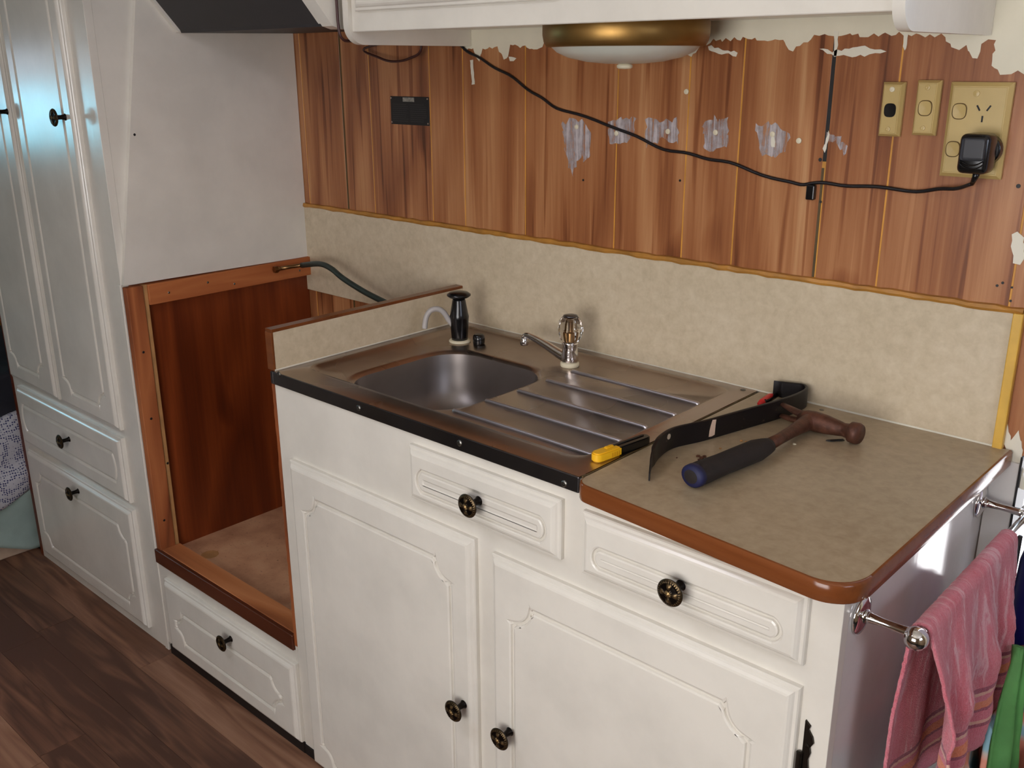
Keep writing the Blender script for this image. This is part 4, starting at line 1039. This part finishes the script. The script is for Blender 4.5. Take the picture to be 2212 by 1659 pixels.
def curtain():
    bm = BM(); N = 40; prev = None
    for i in range(N + 1):
        u = i / N; x = 1.164 + u * .10; y = .575 + .008 * math.sin(u * 22)
        ring = [bm.verts.new((x, y, z)) for z in (-.38, .1, .35, .585)]
        if prev:
            for k in range(3): bm.faces.new((prev[k], prev[k + 1], ring[k + 1], ring[k]))
        prev = ring
    o = obj('purple_curtain', bm, M['purple'], smooth=True); md = o.modifiers.new('t', 'SOLIDIFY'); md.thickness = .003
    return tag(o, 'dark purple patterned cloth standing outside the narrow door gap at the right edge', 'curtain')
curtain()
bg_ = empty('tote_bag', 'pale blue and peach printed tote bag standing below the pink towel', 'bag', (1.275, .33, 0))
def loopz(cx, cy, rx, ry, z, n=28, w=.0):
    return [(cx + rx * math.cos(2 * PI * k / n) * (1 + w * math.sin(5 * 2 * PI * k / n)), cy + ry * math.sin(2 * PI * k / n) * (1 + w * math.cos(3 * 2 * PI * k / n)), z) for k in range(n)]
bm = BM(); rings = [[bm.verts.new(p) for p in loopz(1.262, .298, rx, ry, z, w=.04)] for rx, ry, z in ((.06, .10, .001), (.072, .115, .05), (.068, .11, .3), (.062, .10, .47), (.064, .102, .505), (.058, .096, .505), (.055, .09, .45), (.05, .08, .1))]
for a, b in zip(rings, rings[1:]):
    for k in range(28): bm.faces.new((a[k], a[(k + 1) % 28], b[(k + 1) % 28], b[k]))
bm.faces.new(rings[0]); bm.faces.new(rings[-1])
part_abs(bg_, obj('bag_body', bm, M['bag'], smooth=True))
part_abs(bg_, obj('handle_loop', tube(BM(), catmull([(1.235, .24, .50), (1.228, .27, .535), (1.226, .31, .545), (1.23, .35, .535), (1.238, .38, .50)], 6), .004, 8, True, 1, .5), M['bag'], smooth=True))
def cloth(name, base, tip, w0, w1, mat, label, cat, dirw=(0, 1, 0)):
    bm = BM(); base, tip, dw = Vector(base), Vector(tip), Vector(dirw).normalized(); NU, NVv = 14, 26; nrm = (tip - base).cross(dw).normalized(); g = []
    for j in range(NVv + 1):
        v = j / NVv; c_ = base.lerp(tip, v); wd_ = w0 + (w1 - w0) * v
        wd_ *= (1 if v < .8 else math.sqrt(max(.02, 1 - ((v - .8) / .2) ** 2)))
        g.append([bm.verts.new(c_ + dw * wd_ * (i / NU - .5) + nrm * (.010 * math.sin(i / NU * 9 + v * 2) * (1 - v * .5) + .004 * noise.noise((i * .4, v * 6, w0 * 90)))) for i in range(NU + 1)])
    for a, b in zip(g, g[1:]):
        for i in range(NU): bm.faces.new((a[i], a[i + 1], b[i + 1], b[i]))
    o = obj(name, bm, mat, smooth=True); md = o.modifiers.new('t', 'SOLIDIFY'); md.thickness = .004
    return tag(o, label, cat)
cloth('green_cloth', (1.262, .262, .38), (1.236, .318, .650), .085, .016, M['green_cloth'], 'bright green cloth sticking up out of the pastel tote bag', 'cloth', (.25, 1, 0))
cloth('rust_cloth', (1.235, .34, .38), (1.218, .375, .610), .07, .13, M['rust_cloth'], 'rust red patterned cloth in the tote bag behind the green cloth', 'cloth', (.1, 1, 0))

# ---------------------------------------------------------------- bed at the far left
bd = empty('bed', 'bed with pale base panel in the dark space left of the wardrobe', 'bed', (-2.0, -.4, 0))
part_abs(bd, obj('base_panel', box(BM(), -1.392, -1.372, -1.5, .45, 0, .30, .002), M['base_wood']))
part_abs(bd, obj('mattress', box(BM(), -2.95, -1.40, -1.5, .45, .26, .40, .02, 3), M['sheet']))
def drape(name, x0, x1, ya, yb, zt, zb, mat, label, cat, amp=.012, seed=0, bulge=.03):
    bm = BM(); NU, NVv = 60, 40; g = []
    for i in range(NU + 1):
        u = i / NU; y = ya + (yb - ya) * u; row = []
        for j in range(NVv + 1):
            v = j / NVv
            if v < .4: x = x0 + (x1 - x0) * (v / .4); z = zt + .02 * math.sin(u * 7 + v * 5)
            else: w_ = (v - .4) / .6; x = x1 + bulge * math.sin(w_ * PI * .6) ; z = zt - (zt - zb * (1 + .25 * math.sin(u * 5 + seed))) * w_
            nz = noise.noise((u * 7 + seed, v * 5, seed)); row.append(bm.verts.new((x + amp * nz + amp * .7 * math.sin(u * 26 + v * 3 + seed) * max(0, v - .35), y, z + amp * 1.2 * nz)))
        g.append(row)
    for a, b in zip(g, g[1:]):
        for i in range(NVv): bm.faces.new((a[i], a[i + 1], b[i + 1], b[i]))
    o = obj(name, bm, mat, smooth=True); md = o.modifiers.new('t', 'SOLIDIFY'); md.thickness = .006
    return tag(o, label, cat)
drape('blanket', -1.75, -1.375, -.70, .40, .345, .045, M['blanket'], 'pale green blanket hanging down the side of the bed', 'blanket', .032, 1, .03)
drape('dotted_quilt', -1.9, -1.372, -.62, .42, .43, .175, M['dots'], 'white quilt with small dark blue dots bundled on the bed edge', 'quilt', .025, 4, .045)
drape('dark_space_sheet', -2.1, -1.43, -.62, .44, .53, .43, M['dark_space'], 'near-black sheet standing in for the dark space above the dotted quilt', 'cover', .03, 9, .03)  # draped sheet painted near-black in place of the shade over the bed

for zz, hh in ((.655, .010), (.640, .004), (.625, .003), (.330, .003), (.205, .012), (.19, .006)):
    part_abs(mc, obj('paint_chip', box(BM(), .0395, .0412, -.0006, .0004, zz, zz + hh), M['black']))
